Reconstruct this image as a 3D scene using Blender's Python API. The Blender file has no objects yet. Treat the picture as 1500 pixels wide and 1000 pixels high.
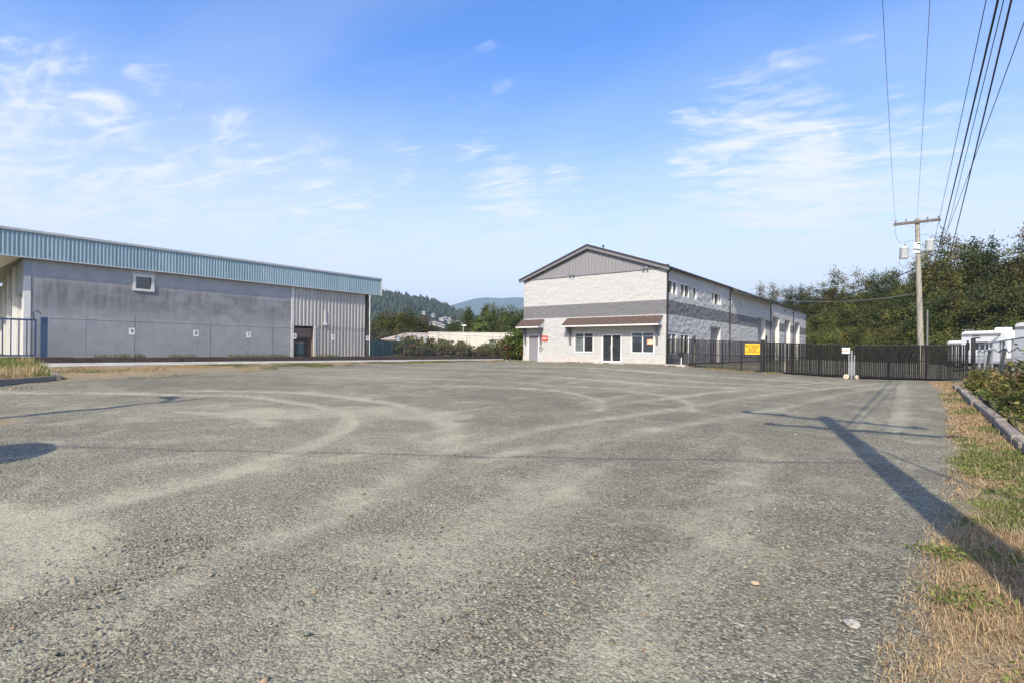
import bpy, bmesh, math, random
import numpy as np
from mathutils import Vector, Matrix, Quaternion

SC = bpy.context.scene
COL = SC.collection
RAD = math.radians
PI = math.pi
rng = np.random.default_rng(11)
random.seed(5)

# ---------------------------------------------------------------- camera
YAW, ROLL, CAMZ = RAD(38.5), RAD(.6), 1.55
F0 = Vector((-math.sin(YAW), math.cos(YAW), 0))
R0 = Vector((math.cos(YAW), math.sin(YAW), 0))
Z0 = Vector((0, 0, 1))
cam = bpy.data.cameras.new('camera')
cam.sensor_width = 36
cam.lens = 36 * 770 / 1500
cam.shift_y = 13 / 1500
cam.clip_start = .05
cam.clip_end = 40000
camo = bpy.data.objects.new('camera', cam)
COL.objects.link(camo)
_r = math.cos(ROLL) * R0 + math.sin(ROLL) * Z0
_u = math.cos(ROLL) * Z0 - math.sin(ROLL) * R0
camo.matrix_world = Matrix(((_r.x, _u.x, -F0.x, 0), (_r.y, _u.y, -F0.y, 0), (_r.z, _u.z, -F0.z, CAMZ), (0, 0, 0, 1)))
SC.camera = camo

# ---------------------------------------------------------------- light and sky
SUN_EL = RAD(40)
LDIR = Vector((-.253, .967, 0)).normalized()            # the way sunlight travels over the ground
sunv = Vector((-LDIR.x * math.cos(SUN_EL), -LDIR.y * math.cos(SUN_EL), math.sin(SUN_EL)))
sl = bpy.data.lights.new('sun', 'SUN')
sl.energy = 4.9
sl.angle = RAD(.53)
sl.color = (1, .90, .74)
slo = bpy.data.objects.new('sun', sl)
COL.objects.link(slo)
slo.rotation_euler = (-sunv).to_track_quat('-Z', 'Y').to_euler()

world = bpy.data.worlds.new('World')
SC.world = world
world.use_nodes = True
wt = world.node_tree
wt.nodes.clear()


class NT:
    """small node-tree writer"""
    def __init__(s, t): s.t = t
    def n(s, typ, **kw):
        nd = s.t.nodes.new(typ)
        for k, v in kw.items(): setattr(nd, k, v)
        return nd
    def put(s, sock, v):
        if v is None: return
        if isinstance(v, bpy.types.NodeSocket): s.t.links.new(v, sock)
        elif isinstance(v, (tuple, list)) and sock.type == 'RGBA' and len(v) == 3: sock.default_value = (*v, 1)
        else: sock.default_value = v
    def math(s, op, a, b=None, c=None, clamp=False):
        nd = s.n('ShaderNodeMath', operation=op, use_clamp=clamp)
        for i, v in enumerate((a, b, c)): s.put(nd.inputs[i], v)
        return nd.outputs[0]
    def vmath(s, op, a, b=None, out=0):
        nd = s.n('ShaderNodeVectorMath', operation=op)
        s.put(nd.inputs[0], a); s.put(nd.inputs[1], b)
        return nd.outputs[out]
    def mix(s, f, a, b, typ='MIX'):
        nd = s.n('ShaderNodeMixRGB', blend_type=typ)
        s.put(nd.inputs[0], f); s.put(nd.inputs[1], a); s.put(nd.inputs[2], b)
        return nd.outputs[0]
    def noise(s, vec, scale, detail=3, rough=.55, dist=0, out=0):
        nd = s.n('ShaderNodeTexNoise')
        s.put(nd.inputs['Vector'], vec); nd.inputs['Scale'].default_value = scale
        nd.inputs['Detail'].default_value = detail; nd.inputs['Roughness'].default_value = rough
        nd.inputs['Distortion'].default_value = dist
        return nd.outputs[out]
    def voro(s, vec, scale, out='Color', feature='F1'):
        nd = s.n('ShaderNodeTexVoronoi', feature=feature)
        s.put(nd.inputs['Vector'], vec); nd.inputs['Scale'].default_value = scale
        return nd.outputs[out]
    def ramp(s, f, *stops):
        nd = s.n('ShaderNodeValToRGB'); e = nd.color_ramp.elements
        while len(e) < len(stops): e.new(.5)
        for el, (p, c) in zip(e, stops):
            el.position = p
            el.color = (c, c, c, 1) if not isinstance(c, (tuple, list)) else (*c, 1)
        s.put(nd.inputs[0], f)
        return nd.outputs[0]
    def mapr(s, v, a, b, c=0., d=1., smooth=False):
        nd = s.n('ShaderNodeMapRange')
        if smooth: nd.interpolation_type = 'SMOOTHSTEP'
        s.put(nd.inputs[0], v)
        for i, x in enumerate((a, b, c, d)): nd.inputs[i + 1].default_value = x
        return nd.outputs[0]
    def scalev(s, v, sc):
        nd = s.n('ShaderNodeMapping'); s.put(nd.inputs[0], v); nd.inputs['Scale'].default_value = sc
        return nd.outputs[0]
    def sep(s, v):
        nd = s.n('ShaderNodeSeparateXYZ'); s.put(nd.inputs[0], v); return nd.outputs
    def comb(s, x, y, z):
        nd = s.n('ShaderNodeCombineXYZ')
        for i, v in enumerate((x, y, z)): s.put(nd.inputs[i], v)
        return nd.outputs[0]


CLOUDS = [(-0.204, 0.924, 0.322, 11, 1), (-0.158, 0.948, 0.276, 8, 1), (-0.271, 0.9, 0.342, 8, 0.85), (-0.06, 0.953, 0.299, 9, 0.75), (0.04, 0.961, 0.274, 9, 0.5), (-0.937, 0.157, 0.312, 9, 0.62), (-0.92, 0.219, 0.324, 5, 0.8), (-0.878, 0.337, 0.34, 6, 0.6), (-0.888, 0.263, 0.377, 4, 0.5), (-0.869, 0.363, 0.336, 4, 0.75), (-0.959, 0.154, 0.238, 9, 0.8), (-0.935, 0.248, 0.254, 9, 0.75), (-0.89, 0.373, 0.262, 9, 0.7), (-0.826, 0.504, 0.254, 9, 0.65), (-0.618, 0.712, 0.334, 5, 0.7), (-0.61, 0.742, 0.278, 6, 0.75), (-0.528, 0.798, 0.289, 5, 0.65), (-0.737, 0.593, 0.325, 4, 0.5), (-0.611, 0.649, 0.453, 6, 0.5), (-0.653, 0.61, 0.45, 4, 0.35), (-0.9, 0.15, 0.41, 8, 0.25)]
W = NT(wt)
sky = W.n('ShaderNodeTexSky', sky_type='NISHITA', sun_disc=False)
sky.sun_elevation = SUN_EL
sky.sun_rotation = math.atan2(sunv.x, sunv.y)
sky.altitude = 10
sky.air_density = 1.0
sky.dust_density = 1.0
sky.ozone_density = 2.2
gen = W.n('ShaderNodeTexCoord').outputs['Generated']
gx, gy, gz = W.sep(gen)
zz = W.math('ADD', W.math('MAXIMUM', gz, 0.0), .11)
flat = W.comb(W.math('DIVIDE', gx, zz), W.math('DIVIDE', gy, zz), 0.0)
# long wisps of cirrus drawn out along one wind direction, all over the sky
rotm = W.n('ShaderNodeMapping'); W.put(rotm.inputs[0], flat)
rotm.inputs['Rotation'].default_value = (0, 0, RAD(-58)); rotm.inputs['Scale'].default_value = (.62, 1.5, 1)
rotm.inputs['Location'].default_value = (4.4, 1.9, 0)
big = W.noise(rotm.outputs[0], .95, 3, .5, .6)
fib = W.noise(W.scalev(rotm.outputs[0], (1, 2.2, 1)), 2.3, 8, .66, 1.2)
fib2 = W.noise(W.scalev(rotm.outputs[0], (.8, 1.1, 1)), 4.5, 6, .62, 2.0)
cov = W.math('MULTIPLY', W.mapr(big, .52, .78, 0, 1, True), .6)
# the banks of cirrus of this day: direction and half-angle in degrees
for (dx, dy, dz, deg, k) in CLOUDS:
    dt = W.vmath('DOT_PRODUCT', gen, (dx, dy, dz), out='Value')
    cov = W.math('MAXIMUM', cov, W.mapr(dt, math.cos(RAD(deg)), math.cos(RAD(deg * .15)), 0, k, True))
wf = W.math('ADD', W.math('MULTIPLY', fib, .6), W.math('MULTIPLY', fib2, .4))
thr = W.math('SUBTRACT', wf, W.math('MULTIPLY', W.math('SUBTRACT', 1., cov), .30))
cl = W.math('MULTIPLY', W.mapr(thr, .33, .60, 0, 1, True), W.mapr(cov, 0, .5, 0, 1))
veil = W.math('MULTIPLY', W.mapr(big, .36, .7, 0, 1, True), .12)
# thin high veil thickening low over the land, where one looks through more of it
low = W.math('MULTIPLY', W.mapr(gz, .03, .52, .93, 0, True), W.mapr(fib, .25, .75, .8, 1.15))
inv = W.math('MULTIPLY', W.math('SUBTRACT', 1., W.math('MULTIPLY', cl, .9)), W.math('SUBTRACT', 1., W.math('ADD', veil, low, clamp=True)))
cl = W.math('SUBTRACT', 1., inv, clamp=True)
skyc = W.n('ShaderNodeHueSaturation'); W.put(skyc.inputs['Color'], sky.outputs[0]); skyc.inputs['Saturation'].default_value = 1.36
skyc.inputs['Value'].default_value = 1.5
skyc.inputs['Hue'].default_value = .512
skymix = W.mix(cl, skyc.outputs[0], (5.2, 5.25, 5.5))
bg = W.n('ShaderNodeBackground'); bg.inputs['Strength'].default_value = .15
W.put(bg.inputs['Color'], skymix)
wo = W.n('ShaderNodeOutputWorld'); wt.links.new(bg.outputs[0], wo.inputs['Surface'])

SC.view_settings.view_transform = 'Standard'
SC.view_settings.look = 'None'
SC.view_settings.exposure = .46
SC.view_settings.gamma = 1
SC.cycles.use_denoising = True
SC.cycles.max_bounces = 6
SC.cycles.volume_bounces = 0
SC.cycles.transparent_max_bounces = 8

# ---------------------------------------------------------------- helpers
def tag(o, label=None, cat=None, group=None, kind=None):
    if label: o['label'] = label
    if cat: o['category'] = cat
    if group: o['group'] = group
    if kind: o['kind'] = kind
    return o

def thing(name, label, cat, loc=(0, 0, 0), group=None):
    o = bpy.data.objects.new(name, None)
    o.empty_display_size = .2
    COL.objects.link(o)
    o.location = loc
    return tag(o, label, cat, group)

def rootloc(p):
    while p.parent: p = p.parent
    return Vector(p.location)

def link(name, me, parent=None, kind=None):
    o = bpy.data.objects.new(name, me)
    COL.objects.link(o)
    if parent: o.parent = parent
    if kind: o['kind'] = kind
    return o

def copy_tree(o, parent=None):
    c = o.copy(); COL.objects.link(c); c.parent = parent
    for ch in list(o.children): copy_tree(ch, c)
    return c

class MB:
    """collects faces; build() links them as one mesh object"""
    def __init__(s): s.v = []; s.f = []; s.m = Matrix.Identity(4); s.sm = set()
    def xf(s, m): s.m = m; return s
    def add(s, vs, fs, smooth=False):
        b = len(s.v); k = len(s.f)
        s.v += [tuple(s.m @ Vector(p)) for p in vs]
        s.f += [tuple(i + b for i in f) for f in fs]
        if smooth: s.sm |= set(range(k, len(s.f)))
        return s
    def box(s, x0, x1, y0, y1, z0, z1, bev=0):
        if bev:
            b = min(bev, abs(x1 - x0) * .45, abs(y1 - y0) * .45, abs(z1 - z0) * .45)
            vs = []
            for z, e in ((z0, b), (z0 + b, 0), (z1 - b, 0), (z1, b)):
                vs += [(x0 + e, y0 + e, z), (x1 - e, y0 + e, z), (x1 - e, y1 - e, z), (x0 + e, y1 - e, z)]
            fs = [(3, 2, 1, 0), (12, 13, 14, 15)]
            for k in range(3):
                for i in range(4):
                    j = (i + 1) % 4
                    fs.append((k * 4 + i, k * 4 + j, k * 4 + 4 + j, k * 4 + 4 + i))
            return s.add(vs, fs)
        return s.add([(x0, y0, z0), (x1, y0, z0), (x1, y1, z0), (x0, y1, z0), (x0, y0, z1), (x1, y0, z1), (x1, y1, z1), (x0, y1, z1)],
                     [(3, 2, 1, 0), (4, 5, 6, 7), (0, 1, 5, 4), (1, 2, 6, 5), (2, 3, 7, 6), (3, 0, 4, 7)])
    def tube(s, pts, r, n=8, caps=True, smooth=True):
        pts = [Vector(p) for p in pts]
        rs = r if isinstance(r, (list, tuple)) else [r] * len(pts)
        vs = []; fs = []
        t0 = (pts[1] - pts[0]).normalized()
        a = t0.orthogonal().normalized()
        for i, p in enumerate(pts):
            t = (pts[min(i + 1, len(pts) - 1)] - pts[max(i - 1, 0)]).normalized()
            a = (a - t * a.dot(t)).normalized(); b = t.cross(a)
            for k in range(n):
                w = 2 * PI * k / n
                vs.append(p + (a * math.cos(w) + b * math.sin(w)) * rs[i])
        for i in range(len(pts) - 1):
            for k in range(n):
                j = (k + 1) % n
                fs.append((i * n + k, i * n + j, i * n + n + j, i * n + n + k))
        s.add(vs, fs, smooth)
        if caps:
            s.add(vs[:n], [tuple(range(n - 1, -1, -1))]); s.add(vs[-n:], [tuple(range(n))])
        return s
    def lathe(s, c, prof, n=20, smooth=True):
        vs = []; fs = []
        for r, z in prof:
            for k in range(n):
                w = 2 * PI * k / n
                vs.append((c[0] + r * math.cos(w), c[1] + r * math.sin(w), c[2] + z))
        for i in range(len(prof) - 1):
            for k in range(n):
                j = (k + 1) % n
                fs.append((i * n + k, i * n + j, i * n + n + j, i * n + n + k))
        fs.append(tuple(range(n - 1, -1, -1))); fs.append(tuple((len(prof) - 1) * n + k for k in range(n)))
        return s.add(vs, fs, smooth)
    def prism(s, poly, axis, a, b):
        """poly of 2-d points swept along axis 0/1/2 between a and b"""
        def P(p, t):
            q = list(p); q.insert(axis, t); return tuple(q)
        n = len(poly)
        vs = [P(p, a) for p in poly] + [P(p, b) for p in poly]
        fs = [tuple(range(n))[::-1], tuple(range(n, 2 * n))]
        fs += [(i, (i + 1) % n, n + (i + 1) % n, n + i) for i in range(n)]
        return s.add(vs, fs)
    def mesh(s, name, mat, off=Vector((0, 0, 0))):
        me = bpy.data.meshes.new(name)
        me.from_pydata([(p[0] - off.x, p[1] - off.y, p[2] - off.z) for p in s.v], [], s.f)
        if s.sm:
            fl = np.zeros(len(me.polygons), bool); fl[list(s.sm)] = True
            me.polygons.foreach_set('use_smooth', fl)
        me.materials.append(mat)
        bm = bmesh.new(); bm.from_mesh(me); bmesh.ops.recalc_face_normals(bm, faces=bm.faces); bm.to_mesh(me); bm.free()
        return me
    def build(s, name, mat, parent=None, kind=None):
        off = rootloc(parent) if parent else Vector((0, 0, 0))
        return link(name, s.mesh(name, mat, off), parent, kind)

def npmesh(name, V, Fq, mat, col=None, attrs=None, smooth=False):
    """V (n,3), Fq (m,k) index array -> mesh, built with foreach_set"""
    me = bpy.data.meshes.new(name)
    k = Fq.shape[1]; m = len(Fq)
    me.vertices.add(len(V)); me.vertices.foreach_set('co', np.ascontiguousarray(V, np.float32).ravel())
    me.loops.add(m * k); me.loops.foreach_set('vertex_index', np.ascontiguousarray(Fq, np.int32).ravel())
    me.polygons.add(m); me.polygons.foreach_set('loop_start', np.arange(0, m * k, k, dtype=np.int32))
    if smooth: me.polygons.foreach_set('use_smooth', np.ones(m, bool))
    me.update(calc_edges=True)
    if col is not None:
        a = me.attributes.new('Col', 'FLOAT_COLOR', 'POINT')
        c = np.ones((len(V), 4), np.float32); c[:, :3] = col
        a.data.foreach_set('color', c.ravel())
    for nm, arr in (attrs or {}).items():
        a = me.attributes.new(nm, 'FLOAT', 'POINT'); a.data.foreach_set('value', np.ascontiguousarray(arr, np.float32))
    me.materials.append(mat)
    return me

# ---------------------------------------------------------------- materials
def newmat(name):
    m = bpy.data.materials.new(name); m.use_nodes = True
    t = NT(m.node_tree); p = m.node_tree.nodes['Principled BSDF']
    return m, t, p

def bumpto(t, p, hgt, strength=.4, dist=.02):
    b = t.n('ShaderNodeBump'); b.inputs['Strength'].default_value = strength; b.inputs['Distance'].default_value = dist
    t.put(b.inputs['Height'], hgt); t.put(p.inputs['Normal'], b.outputs[0])

def M(name, col, rough=.75, var=.12, scale=3, bump=.0, bscale=40, metal=0, stain=None, stretch=(1, 1, 1), spec=None):
    m, t, p = newmat(name)
    co = t.n('ShaderNodeTexCoord').outputs['Object']
    v = t.scalev(co, stretch)
    n1 = t.noise(v, scale, 5, .6); n2 = t.noise(v, scale * 9, 3, .6)
    f = t.math('ADD', t.math('MULTIPLY', n1, .7), t.math('MULTIPLY', n2, .3))
    a = tuple(min(1, c * (1 - var * 1.6)) for c in col); b = tuple(min(1, c * (1 + var * 1.6)) for c in col)
    c = t.mix(t.mapr(f, .3, .7), a, b)
    if stain: c = t.mix(t.math('MULTIPLY', t.mapr(t.noise(v, scale * .7, 6, .7), .5, .72), .75), c, stain)
    t.put(p.inputs['Base Color'], c)
    t.put(p.inputs['Roughness'], t.mapr(n2, .2, .8, max(0, rough - .12), min(1, rough + .12)))
    p.inputs['Metallic'].default_value = metal
    if spec is not None: p.inputs['Specular IOR Level'].default_value = spec
    if bump: bumpto(t, p, t.noise(v, bscale, 5, .65), bump, .02)
    return m

def leafmat(name, trans=.3):
    m, t, p = newmat(name)
    c = t.n('ShaderNodeAttribute', attribute_name='Col').outputs['Color']
    oi = t.n('ShaderNodeObjectInfo').outputs['Random']
    hs = t.n('ShaderNodeHueSaturation'); t.put(hs.inputs['Color'], c)
    t.put(hs.inputs['Hue'], t.mapr(oi, 0, 1, .485, .512)); t.put(hs.inputs['Value'], t.mapr(t.math('FRACT', t.math('MULTIPLY', oi, 7.31)), 0, 1, .8, 1.2))
    t.put(p.inputs['Base Color'], hs.outputs[0]); p.inputs['Roughness'].default_value = .6
    p.inputs['Specular IOR Level'].default_value = .25
    tr = t.n('ShaderNodeBsdfTranslucent'); t.put(tr.inputs[0], hs.outputs[0])
    mx = t.n('ShaderNodeMixShader'); mx.inputs[0].default_value = trans
    out = m.node_tree.nodes['Material Output']
    m.node_tree.links.new(p.outputs[0], mx.inputs[1]); m.node_tree.links.new(tr.outputs[0], mx.inputs[2]); m.node_tree.links.new(mx.outputs[0], out.inputs[0])
    return m

def colmat(name, rough=.85):
    m, t, p = newmat(name)
    t.put(p.inputs['Base Color'], t.n('ShaderNodeAttribute', attribute_name='Col').outputs['Color'])
    p.inputs['Roughness'].default_value = rough; p.inputs['Specular IOR Level'].default_value = .3
    return m

def glassmat(name, col=(.012, .014, .015)):
    m, t, p = newmat(name)
    co = t.n('ShaderNodeTexCoord').outputs['Object']
    t.put(p.inputs['Base Color'], t.mix(t.mapr(t.noise(co, 1.3, 2), .35, .65), col, tuple(c * 2.2 for c in col)))
    p.inputs['Roughness'].default_value = .04; p.inputs['IOR'].default_value = 2.0
    bumpto(t, p, t.noise(co, .8, 1), .06, .05)
    return m

def gravelmat():
    m, t, p = newmat('gravel')
    co = t.n('ShaderNodeNewGeometry').outputs['Position']
    dust = t.n('ShaderNodeAttribute', attribute_name='dust').outputs['Fac']
    verge = t.n('ShaderNodeAttribute', attribute_name='verge').outputs['Fac']
    fine = t.sep(t.voro(co, 150, 'Color'))[0]
    v2 = t.sep(t.voro(co, 66, 'Color')); fine2 = v2[1]; tint = v2[2]
    v3 = t.sep(t.voro(co, 27, 'Color'))
    bigst = t.math('MULTIPLY', t.math('GREATER_THAN', v3[0], .78), t.math('LESS_THAN', t.voro(co, 27, 'Distance'), .42))
    med = t.noise(co, 22, 4, .7); large = t.noise(co, .55, 6, .62, .4); huge = t.noise(co, .13, 3, .5)
    streak = t.noise(t.scalev(co, (1.3, .22, 1)), 1.1, 5, .6, .8)
    a = t.math('ADD', t.math('MULTIPLY', fine, .42), t.math('MULTIPLY', fine2, .58))
    a = t.mix(t.math('MULTIPLY', bigst, .8), a, v3[1])
    g = t.ramp(a, (0, (.026, .0245, .0185)), (.3, (.099, .093, .067)), (.66, (.220, .205, .146)), (1, (.62, .58, .43)))
    g = t.mix(t.mapr(tint, .88, .96, 0, .5), g, (.32, .20, .13))
    patch = t.noise(co, 1.35, 7, .68, .6)
    g = t.mix(t.mapr(large, .35, .7, .0, .5), g, (.092, .087, .064))
    d = t.math('ADD', t.math('MULTIPLY', dust, t.mapr(t.noise(co, 2.6, 5, .7), .25, .6, .7, 1.15)),
               t.math('ADD', t.mapr(streak, .52, .8, 0, .5), t.math('ADD', t.mapr(huge, .45, .75, 0, .42), t.mapr(patch, .5, .72, 0, .5))), clamp=True)
    dcol = t.mix(med, (.285, .263, .183), (.475, .442, .315))
    grain = t.mapr(t.math('ADD', a, t.math('MULTIPLY', t.math('SUBTRACT', patch, .5), .8)), .12, .6, .4, 1.0)
    c = t.mix(t.math('MULTIPLY', t.math('MULTIPLY', d, .95), grain), g, dcol)
    vs = t.mix(t.mapr(med, .3, .7), (.20, .145, .085), (.40, .30, .17))
    vs = t.mix(t.mapr(t.noise(co, 3.1, 5, .7), .52, .68, 0, .75), vs, (.085, .115, .03))
    vm = t.math('MULTIPLY', t.mapr(t.math('ADD', verge, t.mapr(t.noise(co, 4.5, 5, .7), .2, .8, -.4, .4)), .4, .75), .9)
    c = t.mix(vm, c, vs)
    t.put(p.inputs['Base Color'], c); p.inputs['Roughness'].default_value = .92; p.inputs['Specular IOR Level'].default_value = .2
    hh = t.math('ADD', t.math('MULTIPLY', t.voro(co, 66, 'Distance'), -1.), t.math('MULTIPLY', t.voro(co, 27, 'Distance'), -.8))
    hh = t.math('ADD', t.math('MULTIPLY', hh, t.mapr(d, 0, 1, 1, .4)), t.math('ADD', t.math('MULTIPLY', t.noise(co, 9, 6, .7), 1.6), t.math('MULTIPLY', t.noise(co, 2.4, 4, .6), 3.0)))
    bumpto(t, p, hh, .7, .015)
    return m

def blockmat():
    """split-face block, painted pale grey with one darker band and a smooth base course"""
    m, t, p = newmat('painted_split_block')
    co = t.n('ShaderNodeNewGeometry').outputs['Position']
    x, y, z = t.sep(co)
    hz = t.math('ADD', x, y)
    v = t.comb(hz, z, 0.0)
    band = t.math('MULTIPLY', t.math('GREATER_THAN', z, 4.21), t.math('LESS_THAN', z, 5.23))
    n = t.noise(co, 6, 6, .7)
    lt = t.mix(t.mapr(n, .3, .7), (.415, .413, .398), (.525, .522, .505))
    dk = t.mix(t.mapr(n, .3, .7), (.140, .139, .145), (.192, .190, .196))
    c = t.mix(band, lt, dk)
    grime = t.mapr(t.noise(t.scalev(co, (1, 1, .25)), 1.2, 6, .7), .52, .8, 0, .18)
    c = t.mix(grime, c, (.30, .285, .25))
    low = t.mapr(t.math('ADD', z, t.math('MULTIPLY', t.noise(co, 3, 4), .5)), .95, 1.35, .35, 0)
    c = t.mix(low, c, (.36, .31, .24))
    t.put(p.inputs['Base Color'], c); p.inputs['Roughness'].default_value = .85
    br = t.n('ShaderNodeTexBrick'); t.put(br.inputs['Vector'], v)
    br.inputs['Scale'].default_value = 1; br.inputs['Brick Width'].default_value = .4; br.inputs['Row Height'].default_value = .2
    br.inputs['Mortar Size'].default_value = .008; br.inputs['Color1'].default_value = (1, 1, 1, 1); br.inputs['Color2'].default_value = (.8, .8, .8, 1); br.inputs['Mortar'].default_value = (0, 0, 0, 1)
    hgt = t.math('ADD', t.math('MULTIPLY', br.outputs['Color'], .5), t.math('MULTIPLY', t.noise(co, 14, 5, .7), 1.5))
    bumpto(t, p, hgt, .65, .04)
    return m

def stuccomat():
    """blue-grey painted concrete, water-stained in dark runs"""
    m, t, p = newmat('stained_blue_grey_concrete')
    co = t.n('ShaderNodeNewGeometry').outputs['Position']
    x, y, z = t.sep(co)
    run = t.noise(t.scalev(co, (1, 3.2, .28)), 1.5, 7, .7)
    cloud = t.noise(t.scalev(co, (1, .5, 1)), .75, 5, .6, .5)
    base = t.mix(t.mapr(t.noise(co, 2.2, 5, .65), .3, .7), (.312, .322, .328), (.395, .404, .41))
    zone = t.math('MULTIPLY', t.mapr(z, 2.5, 3.9, 0, 1, True), t.mapr(z, 4.5, 5.05, 1, 0, True))
    s = t.math('MULTIPLY', t.math('MULTIPLY', zone, t.mapr(run, .12, .62)), t.mapr(cloud, .26, .52))
    c = t.mix(t.math('MULTIPLY', s, .88), base, (.14, .138, .14))
    c = t.mix(t.mapr(run, .6, .8, 0, .35), c, (.15, .15, .16))
    c = t.mix(t.mapr(cloud, .55, .75, 0, .5), c, (.45, .46, .47))
    c = t.mix(t.math('MULTIPLY', t.mapr(z, 1.0, 1.5, .5, 0), t.noise(co, 5, 4)), c, (.25, .25, .24))
    t.put(p.inputs['Base Color'], c); p.inputs['Roughness'].default_value = .8
    bumpto(t, p, t.noise(co, 18, 6, .7), .3, .02)
    return m

def panelmat(name, c1, c2, dirt):
    m, t, p = newmat(name)
    co = t.n('ShaderNodeTexCoord').outputs['Object']
    oi = t.n('ShaderNodeObjectInfo').outputs['Random']
    r = t.mapr(oi, .0, 1, 0, 1)
    c = t.mix(r, c1, c2)
    c = t.mix(t.mapr(t.noise(t.scalev(co, (1, 2.5, .3)), 2, 6, .7), .45, .75, 0, .55), c, dirt)
    t.put(p.inputs['Base Color'], c); p.inputs['Roughness'].default_value = .5; p.inputs['Metallic'].default_value = .0
    bumpto(t, p, t.noise(co, 3, 3), .1, .02)
    return m

def forestmat(name, a, b):
    m, t, p = newmat(name)
    co = t.n('ShaderNodeNewGeometry').outputs['Position']
    f = t.noise(co, .03, 8, .72)
    c = t.mix(t.mapr(f, .35, .65), a, b)
    t.put(p.inputs['Base Color'], c); p.inputs['Roughness'].default_value = .95; p.inputs['Specular IOR Level'].default_value = .1
    bumpto(t, p, t.noise(co, .02, 8, .75), 1, 25)
    return m

def soilmat(name='dry_ground'):
    m, t, p = newmat(name)
    co = t.n('ShaderNodeNewGeometry').outputs['Position']
    c = t.mix(t.mapr(t.noise(co, .6, 6, .7), .35, .65), (.10, .115, .04), (.24, .19, .10))
    c = t.mix(t.mapr(t.noise(co, 9, 4, .7), .4, .7, 0, .6), c, (.30, .23, .13))
    t.put(p.inputs['Base Color'], c); p.inputs['Roughness'].default_value = .95
    bumpto(t, p, t.noise(co, 14, 6, .7), .8, .04)
    return m

GRAVEL = gravelmat(); BLOCK = blockmat(); STUCCO = stuccomat(); SOIL = soilmat()
LEAF = leafmat('foliage'); GRASSM = leafmat('grass_blades', .25); STONEM = colmat('loose_stone', .9)
GLASS = glassmat('dark_glass'); GLASSB = glassmat('glass_over_pale_blind', (.075, .085, .088))
BLUEP = panelmat('blue_ribbed_steel', (.29, .405, .455), (.35, .465, .51), (.20, .26, .29))
TANP = panelmat('weathered_tan_steel', (.40, .385, .36), (.47, .45, .42), (.27, .26, .25))
WHITE = M('white_paint', (.74, .74, .72), .5, .06)
OFFWHITE = M('offwhite_trim', (.62, .61, .58), .6, .08)
SOFFIT = M('beige_soffit', (.62, .57, .50), .7, .06, stretch=(1, 6, 1))
GREYMET = M('grey_ribbed_cladding', (.232, .228, .238), .5, .06)
GREYDOOR = M('grey_door_paint', (.22, .215, .235), .5, .07)
TRIM = M('pale_metal_trim', (.42, .45, .47), .45, .1)
DARKTRIM = M('dark_brown_metal', (.035, .030, .032), .5, .15)
RAKE = M('grey_rake_board', (.17, .165, .175), .6, .1)
BROWNROOF = M('brown_metal_roof', (.085, .065, .058), .5, .15)
AWN = M('red_brown_tile', (.098, .064, .050), .7, .28, 9, .2, 60)
BLACK = M('black_metal', (.013, .013, .014), .5, .2)
SLAT = M('black_privacy_slat', (.009, .009, .009), .7, .25, spec=.2)
GALV = M('galvanised_steel', (.36, .38, .40), .45, .15, metal=.3)
WIRE = M('fence_wire', (.22, .23, .24), .5, .1, metal=.3)
CABLE = M('cable', (.012, .012, .013), .6, .1)
FENCEP = M('dull_fence_steel', (.11, .11, .11), .6, .25)
GCABLE = M('grey_cable', (.13, .14, .15), .6, .1)
CONC = M('concrete', (.40, .385, .35), .9, .15, 2, .3, 60, stain=(.22, .2, .17))
TIMBER = M('weathered_timber', (.27, .23, .185), .9, .35, 4, .6, 30, stretch=(6, .5, 6), stain=(.06, .05, .045))
TIMBERD = M('dark_timber', (.060, .044, .038), .9, .4, 4, .6, 30, stretch=(6, .5, 6), stain=(.12, .10, .08))
POLEW = M('pole_wood', (.33, .30, .245), .85, .25, 5, .6, 40, stretch=(3, 3, .25), stain=(.16, .145, .12))
ARMW = M('crossarm_wood', (.13, .115, .095), .9, .25, 6, .5, 40, stretch=(.4, 3, 3))
BARK = M('bark', (.17, .15, .12), .95, .3, 4, .8, 30, stretch=(3, 3, .5))
BLUE = M('blue_paint', (.030, .075, .17), .45, .15)
YELLOW = M('yellow_sign', (.86, .50, .02), .45, .05)
REDS = M('red_sign', (.62, .06, .03), .45, .08)
ORANGE = M('orange_sign', (.75, .32, .14), .5, .08)
PRINT = M('black_print', (.02, .02, .02), .6, .05)
REDPRINT = M('red_print', (.55, .06, .04), .6, .05)
WPRINT = M('white_print', (.85, .85, .83), .6, .03)
GREENP = M('green_painted_steel', (.035, .16, .115), .5, .12, stretch=(1, 1, .4))
PINKROOF = M('faded_beige_roof', (.46, .37, .31), .8, .1, 1)
OLDWHITE = M('dirty_white_wall', (.66, .62, .54), .8, .1, .8, stain=(.42, .38, .32), stretch=(1, 1, .3))
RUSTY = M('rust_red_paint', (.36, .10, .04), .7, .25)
DARK = M('dark_interior', (.02, .018, .017), .9, .2)
PLY = M('weathered_plywood', (.20, .13, .10), .85, .25, 2, .3, 30, stretch=(1, .5, 4))
RVW = M('gelcoat_white', (.78, .79, .80), .3, .03)
RVG = M('gelcoat_grey', (.42, .44, .48), .35, .05)
RUBBER = M('rubber', (.02, .02, .02), .8, .2)
CREAM = M('cream_plastic', (.74, .60, .44), .6, .1)
HOUSEW = M('far_house_wall', (.46, .43, .39), .8, .1, .3)
HOUSER = M('far_house_roof', (.28, .25, .24), .8, .2, .3)
GREYT = M('transformer_grey', (.52, .55, .56), .45, .06)
CERAM = M('insulator', (.30, .27, .25), .25, .1)
HILLM = forestmat('wooded_slope', (.018, .032, .014), (.045, .062, .026))
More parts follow.
